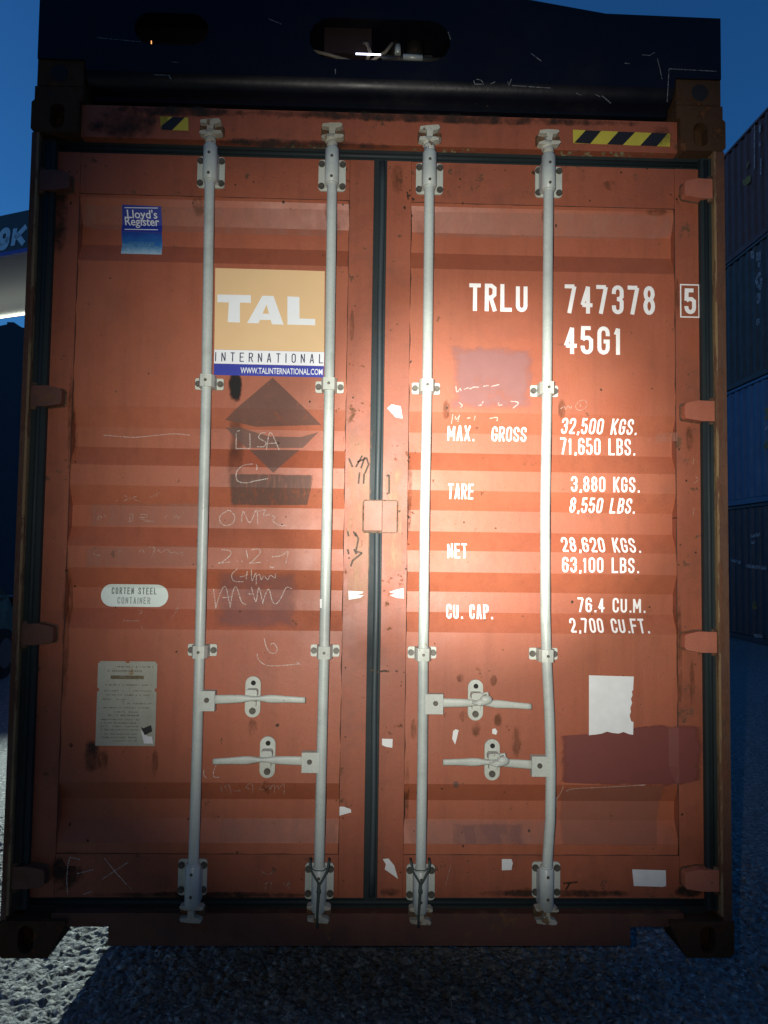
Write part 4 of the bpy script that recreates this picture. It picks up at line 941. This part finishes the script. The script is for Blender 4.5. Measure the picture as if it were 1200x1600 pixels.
# machinery behind the openings
b = B(); zc = c1[1]
b.box(c1[0]-0.20, c1[0]-0.03, 0.05, 0.16, zc-0.02, zc+0.09); b.out('valve_block', M['red_in'], spr, SO)
b = B(); b.box(c1[0]+0.02, c1[0]+0.20, 0.18, 0.30, zc-0.06, zc+0.07); b.tube([(c1[0]+0.13, 0.13, zc-0.06), (c1[0]+0.13, 0.13, zc+0.07)], 0.035)
b.tube([(c1[0]+0.06, 0.13, zc-0.06), (c1[0]+0.06, 0.13, zc+0.08)], 0.022); b.out('drive_motor', M['machine'], spr, SO)
b = B(); b.tube([(c1[0]+0.065, 0.06, zc-0.012), (c1[0]+0.065, 0.06, zc+0.022)], 0.011); b.out('fitting', M['pale_steel'], spr, SO)
b = B(); b.tube([(c1[0]-0.25, 0.04, zc-0.02), (c1[0]-0.18, 0.04, zc-0.035), (c1[0]-0.10, 0.05, zc-0.05)], 0.006, 8)
b.tube([(c1[0]-0.045, 0.04, zc-0.05), (c1[0]-0.035, 0.04, zc-0.02), (c1[0]-0.045, 0.04, zc+0.01), (c1[0]-0.06, 0.05, zc+0.02)], 0.0065, 8)
b.tube([(c1[0]-0.03, 0.06, zc-0.04), (c1[0]+0.02, 0.06, zc-0.005), (c1[0]+0.045, 0.06, zc+0.03)], 0.0065, 8)
b.out('hydraulic_hose', M['hose'], spr, SO)
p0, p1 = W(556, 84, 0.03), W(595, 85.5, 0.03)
b = B(); b.tube([p1+Vector((0.003, 0.02, 0)), p1+Vector((0.22, 0.02, -0.002))], 0.011); b.out('cylinder_rod', M['machine'], spr, SO)
b = B(); b.tube([p1+Vector((0.08, 0.008, 0)), p1+Vector((0.15, 0.008, -0.002))], 0.010); b.out('rod_sleeve', M['pale_steel'], spr, SO)
b = B(); b.tube([p0, p1], 0.0028, 8); b.out('glint_tube', emit('glowing_glint', (0.75, 0.78, 1.0), 5.0), spr, SO)  # a bright reflection among the machinery, put in as a self-glowing tube
b = B(); b.tube([W(236.5, 64, 0.03), W(236.5, 69, 0.03)], 0.0016, 8); b.out('pilot_lamp', emit('amber_pilot', (1.0, 0.35, 0.08), 2.0), spr, SO)
b = B(); b.box(c2[0]-0.14, c2[0]+0.16, 0.08, 0.11, c2[1]-0.07, c2[1]+0.08); b.out('inner_plate', M['red_in'], spr, SO)
# scratches on the navy paint
scr = worn('pale_scratch', (0.34, 0.36, 0.36), 0.8, 0.35, 0.6, 120); polys = []
for pts in ([(1003, 86), (1015, 87), (1023, 82)], [(976, 99), (984, 100)], [(1027, 92), (1031, 108), (1034, 124)], [(740, 126), (742, 132), (756, 132), (752, 126), (744, 124)], [(766, 132), (774, 128)], [(793, 128), (795, 134), (799, 124)],
            [(524, 108), (524, 116)], [(264, 117), (268, 124), (262, 118), (240, 117)], [(266, 97), (280, 98)], [(150, 59), (190, 63), (220, 66)], [(800, 134), (860, 138)], [(900, 146), (908, 149)], [(940, 150), (950, 158), (954, 162)], [(930, 148), (938, 152)],
            [(1045, 108), (1120, 112)], [(1045, 108), (1042, 160)], [(830, 84), (846, 96)], [(700, 50), (704, 62)], [(420, 30), (440, 38)]):
    polys += ribbon([sw(*p) for p in pts], 0.0026)
decal('scratches', polys, scr, 0.0012, ysurf=SY).parent = spr
bpy.data.objects['scratches'].location = SO

# ------------------------------------------------------------------ stack of containers to the right
cols = {'plum': steel_paint('dark_plum_container_paint', (0.085, 0.020, 0.013), None, 0.55, rust=0.05, streak=0.4, dirt=0.2),
        'slate': steel_paint('dark_slate_container_paint', (0.032, 0.032, 0.034), None, 0.55, rust=0.03, streak=0.4, dirt=0.2),
        'blue': steel_paint('bright_blue_container_paint', (0.035, 0.13, 0.27), None, 0.5, rust=0.03, streak=0.35, dirt=0.1),
        'deep': steel_paint('deep_blue_container_paint', (0.013, 0.030, 0.06), None, 0.5, rust=0.04, streak=0.4, dirt=0.2)}
def far_container(h):
    """40-foot container, origin at the middle of its base; sides corrugated"""
    root = empty('stacked_container'); hw, ln = 1.219, 12.19; me_ = {}
    for s in (-1, 1):
        b = B(); pts = [(s*(hw-0.01), -ln/2+0.12)]; n = 42; per = (ln-0.24)/n
        for i in range(n):
            y = -ln/2+0.12+i*per; pts += [(s*(hw-0.01), y+per*.26), (s*(hw-0.046), y+per*.5), (s*(hw-0.046), y+per*.76), (s*(hw-0.01), y+per)]
        vt = [b.bm.verts.new((x, y, h-0.08)) for x, y in pts]; vb = [b.bm.verts.new((x, y, 0.14)) for x, y in pts]
        for i in range(len(pts)-1): b.bm.faces.new((vt[i], vt[i+1], vb[i+1], vb[i]))
        b.out('side_panel', cols['deep'], root)
        for z0_, z1_, nm in ((0.0, 0.14, 'bottom_rail'), (h-0.08, h, 'top_rail')):
            b = B(); a, c = sorted((s*hw, s*(hw-0.06))); b.box(a, c, -ln/2+0.1, ln/2-0.1, z0_+0.012, z1_-0.012); b.out(nm, cols['deep'], root)
    for s in (-1, 1):
        b = B(); a, c = sorted((s*ln/2, s*(ln/2-0.04))); b.box(-hw+0.05, hw-0.05, a, c, 0.05, h-0.03); b.out('end_wall', cols['deep'], root)
    b = B(); b.box(-hw+0.03, hw-0.03, -ln/2+0.05, ln/2-0.05, h-0.05, h-0.02); b.out('roof', cols['deep'], root)
    for s in (-1, 1):
        for q in (-1, 1):
            b = B(); a, c = sorted((s*hw, s*(hw-0.15))); d, e2 = sorted((q*ln/2, q*(ln/2-0.16)))
            b.box(a, c, d, e2, 0.118, h-0.118); b.out('corner_post', cols['deep'], root)
            b = B(); b.box(a-0.003, c+0.003, d-0.003, e2+0.003, 0, 0.116); b.box(a-0.003, c+0.003, d-0.003, e2+0.003, h-0.116, h); b.out('corner_casting', M['casting'], root)
    return root
def copy_tree(o, parent=None):
    c = o.copy(); COL.objects.link(c); c.parent = parent
    for ch in [k for k in bpy.data.objects if k.parent == o]: copy_tree(ch, c)
    return c
XS = 8.10
hc = far_container(2.896); lc = far_container(2.591)
def place(o, z, col, label, group='containers stacked at the right', xc=XS+1.219, yc=15.0):
    o.location = (xc, yc, z); tag(o, label, 'shipping container', group)
    for k in bpy.data.objects:
        if k.parent == o and not k.name.startswith('corner_casting'):
            k.material_slots[0].link = 'OBJECT'; k.material_slots[0].material = cols[col]
    return o
st1 = place(hc, 0.0, 'deep', 'very dark blue container on the ground, lowest of the four stacked at the right')
st2 = place(lc, 2.90, 'blue', 'bright blue container, second from the ground in the stack at the right')
st3 = place(copy_tree(hc), 5.50, 'slate', 'dark slate container, third from the ground in the stack at the right')
st4 = place(copy_tree(lc), 8.40, 'plum', 'dark plum container on top of the stack at the right')
# unseen row added behind the viewer to keep low sky light off the doors
for k_ in range(3):
    for x_ in (-6.2, 6.2):
        q_ = place(copy_tree(hc), 2.9*k_, ('deep', 'plum', 'slate', 'deep')[k_], 'unseen dark container added behind the viewer to block low sky light', 'unseen containers added to block the sky', x_, -10.5)
        q_.rotation_euler = (0, 0, R(90))
# their side markings, each placed on the side panel
def mark(root, polys, mat, name='marking'):
    L = Vector(root.location); bm = bmesh.new()
    for q in polys: bm.faces.new([bm.verts.new(Vector((XS-0.004, p[0], p[1]))-L) for p in q])
    me = bpy.data.meshes.new(name); bm.to_mesh(me); bm.free(); return link(name, me, mat, root)
def onside(px, py):
    d = CF + CR*((px-600)/1200.0) + CU*((800-py)/1200.0); t = (XS-CAM[0])/d.x; p = Vector(CAM)+d*t; return (p.y, p.z)
pale = worn('faded_white_marking', (0.45, 0.48, 0.50), 0.7, 0.3, 0.55, 12); ylw = worn('faded_yellow_emblem', (0.30, 0.25, 0.06), 0.8, 0.25, 0.5, 12)
S_ = lambda pts: [onside(*p) for p in pts]
mark(st4, [S_(q) for q in ([(1160, 283), (1168, 276), (1174, 272), (1173, 284), (1163, 292)], [(1166, 262), (1170, 250), (1170, 256), (1167, 264)])], ylw, 'emblem')
mark(st4, [S_(q) for q in ([(1178, 196), (1180, 194), (1180, 264), (1178, 266)], [(1186, 196), (1189, 192), (1189, 206), (1186, 208)], [(1186, 222), (1189, 220), (1189, 228), (1186, 230)], [(1188, 248), (1190, 246), (1190, 272), (1188, 274)])], pale)
def ribs(lines, t=0.05): return [q for l in lines for q in ribbon([onside(*p) for p in l], t)]
mark(st3, ribs([[(1190, 426), (1185, 430), (1182, 438), (1184, 446), (1188, 449), (1190, 444), (1190, 438), (1187, 438)], [(1173, 396), (1179, 395)], [(1173, 401), (1179, 400)], [(1182, 398), (1189, 396)], [(1182, 405), (1189, 403)], [(1184, 414), (1188, 413)],
                [(1183, 462), (1187, 461), (1187, 470), (1183, 471)], [(1184, 498), (1184, 505), (1186, 505), (1186, 498)]], 0.09), pale)
mark(st2, ribs([[(1195, 642), (1199, 640), (1199, 652), (1195, 654)], [(1195, 698), (1199, 688)], [(1194, 699), (1200, 697)]], 0.08), ylw)
mark(st2, [S_([(1196, 666), (1200, 665), (1200, 671), (1196, 672)])], pale)
mark(st1, ribs([[(1173, 838), (1188, 835)], [(1174, 848), (1180, 847)], [(1142, 875), (1158, 879)], [(1166, 884), (1198, 888)], [(1178, 993), (1192, 994)]], 0.07), pale)
mark(st1, ribs([[(1179, 940), (1176, 950), (1183, 950), (1179, 940)]], 0.05), ylw, 'warning_triangle')

# ------------------------------------------------------------------ far left: gate canopy, shed, parked car
ang = R(66); dr = Vector((-math.sin(ang), math.cos(ang), 0)); nrm = Vector((-dr.y, dr.x, 0))
if nrm.y > 0: nrm = -nrm
base = W(20, 360, 11.4); base.z = 0
can = empty('gate_canopy', base); can.rotation_euler = (0, 0, math.atan2(-dr.y, -dr.x))   # local +x runs to the right, local +y away
tag(can, 'lit gate canopy with a black fascia, white lettering and blue stripe at the left edge', 'canopy')
zt1, zt0, zs = W(20, 333, 11.4).z, W(20, 392, 11.4).z, W(20, 396, 11.4).z
fas = flat('black_fascia', (0.014, 0.014, 0.017), 0.4); grey_s = flat('pale_grey_soffit', (0.42, 0.42, 0.38), 0.6, var=0.05, scale=2)
b = B(); b.box(-9, 2.2, 0.0, 0.08, zt0+0.0, zt1); b.out('fascia', fas, can)
b = B(); b.box(-9, 2.2, -0.012, 0.07, zt0-0.07, zt0-0.001); b.out('blue_stripe', flat('stripe_blue', (0.05, 0.06, 0.40), 0.4), can)
b = B(); b.box(-9, 2.2, 0.09, 2.9, zs, zs+0.05); b.out('soffit', grey_s, can)
b = B(); b.box(-9, 2.2, 0.085, 3.0, zs+0.06, zt1-0.05); b.out('roof_deck', fas, can)
b = B(); b.tube([(-8.5, 2.7, zs-0.04), (1.9, 2.7, zs-0.04)], 0.022, 10); b.out('fluorescent_tube', emit('fluorescent', (0.95, 1.0, 0.92), 4.0), can)
for x in (-8.6, 1.9):
    b = B(); b.box(x-0.12, x+0.12, 1.3, 1.54, 0, zs-0.001); b.out('column', fas, can)
def canopy_text():
    polys = []
    for ch, px0, w_ in (('9', -0.32, 0.27), ('K', 0.02, 0.36)):
        for pl_, cl in glyph(ch, w_-0.09, 0.32): polys += [[(p[0]+px0+p[1]*0.15, p[1]+zt0+0.09) for p in q] for q in ribbon(pl_, 0.105, cl)]
    bm = bmesh.new()
    for q in polys: bm.faces.new([bm.verts.new((p[0], -0.006, p[1])) for p in q])
    me = bpy.data.meshes.new('lettering'); bm.to_mesh(me); bm.free(); link('lettering', me, M['decal_white'], can)
canopy_text()
ll = bpy.data.lights.new('soffit_fill', 'AREA'); ll.shape = 'RECTANGLE'; ll.size = 9; ll.size_y = 0.15; ll.energy = 16; ll.color = (0.95, 1.0, 0.94)  # unseen upward light, added to brighten the soffit beyond the tube's reach
lo = bpy.data.objects.new('soffit_fill', ll); COL.objects.link(lo); lo.parent = can; lo.location = (-3.0, 2.0, zs-0.9); lo.rotation_euler = (R(180), 0, 0)

sh = empty('storage_shed', (-16.0, 27, 0)); tag(sh, 'dark shed with a shallow gabled roof and ridge vent behind the canopy', 'shed')
dk = steel_paint('dark_blue_cladding', (0.02, 0.03, 0.05), None, 0.6, streak=0.3)
zr_ = W(14, 506, 27).z; xr_ = W(14, 506, 27).x+16
b = B(); b.prism([(xr_-9, 0), (xr_+9, 0), (xr_+9, zr_-2.2), (xr_, zr_), (xr_-9, zr_-2.2)][::1], 0, 14); b.out('walls', dk, sh)
b = B(); b.box(xr_-0.12, xr_+0.14, 0.1, 13.9, zr_-0.1, zr_+0.10); b.out('ridge_vent', dk, sh)
b = B(); b.box(xr_+2.5, xr_+5.5, -0.06, -0.005, 0, 4.2); b.out('roller_door', flat('grey_roller_door', (0.07, 0.08, 0.09)), sh)

car = empty('parked_car', (-5.75, 6.6, 0)); tag(car, 'dark car parked at the far left behind the container', 'car')
cp = steel_paint('dark_car_paint', (0.006, 0.006, 0.007), None, 0.45, streak=0.05); gl = flat('dark_glass', (0.01, 0.012, 0.014), 0.08); tyre = flat('tyre_rubber', (0.02, 0.02, 0.02), 0.8)
prof_c = [(-2.1, 0.35), (-2.15, 0.62), (-2.0, 0.9), (-1.15, 1.02), (-0.55, 1.52), (0.9, 1.56), (1.75, 1.10), (2.12, 1.02), (2.15, 0.45), (2.1, 0.32)]
def loft(prf, hw_, tuck, name, mat, par, z_from=0):
    bm = bmesh.new(); secs = []
    for f_, sx in ((-1, -1), (-0.93, -0.93), (0.93, 0.93), (1, 1)):
        k = 1 if abs(f_) < 0.95 else 0
        secs.append([bm.verts.new((sx*hw_*(1 if z < 1.03 else 1-tuck), y*(1 if k else 0.985), z-(0 if k else 0.03))) for y, z in prf])
    for a, c in zip(secs, secs[1:]):
        for i in range(len(prf)): bm.faces.new((a[i], a[(i+1) % len(prf)], c[(i+1) % len(prf)], c[i])).smooth = False
    bm.faces.new(secs[0]); bm.faces.new(secs[-1][::-1]); bmesh.ops.recalc_face_normals(bm, faces=bm.faces)
    me = bpy.data.meshes.new(name); bm.to_mesh(me); bm.free(); return link(name, me, mat, par)
loft(prof_c, 0.90, 0.16, 'body', cp, car)
for s in (-1, 1):
    b = B(); x_ = s*0.775
    b.bm.faces.new([b.bm.verts.new((x_+s*0.003, y, z)) for y, z in ((-0.95, 1.10), (-0.45, 1.47), (0.85, 1.50), (1.45, 1.14))]); b.out('side_window', gl, car)
b = B(); b.bm.faces.new([b.bm.verts.new(p) for p in ((-0.70, -1.13, 1.05), (0.70, -1.13, 1.05), (0.66, -0.60, 1.50), (-0.66, -0.60, 1.50))]); b.shift((0, -0.012, 0.012)); b.out('windscreen', gl, car)
for s in (-1, 1):
    for y in (-1.35, 1.35):
        b = B(); b.tube([(s*0.72, y, 0.33), (s*0.915, y, 0.33)], 0.33, 24); wv = b.out('wheel', tyre, car)
        b = B(); b.tube([(s*0.90, y, 0.33), (s*0.925, y, 0.33)], 0.20, 18); b.out('rim', flat('rim_grey', (0.12, 0.12, 0.13), 0.4), wv)
    b = B(); b.ball((s*0.66, -2.08, 0.74), (0.16, 0.07, 0.07)); b.out('headlight', M['pale_steel'], car)
    b = B(); b.ball((s*1.0, -0.72, 1.08), (0.11, 0.06, 0.07)); b.out('wing_mirror', M['pale_steel'], car)
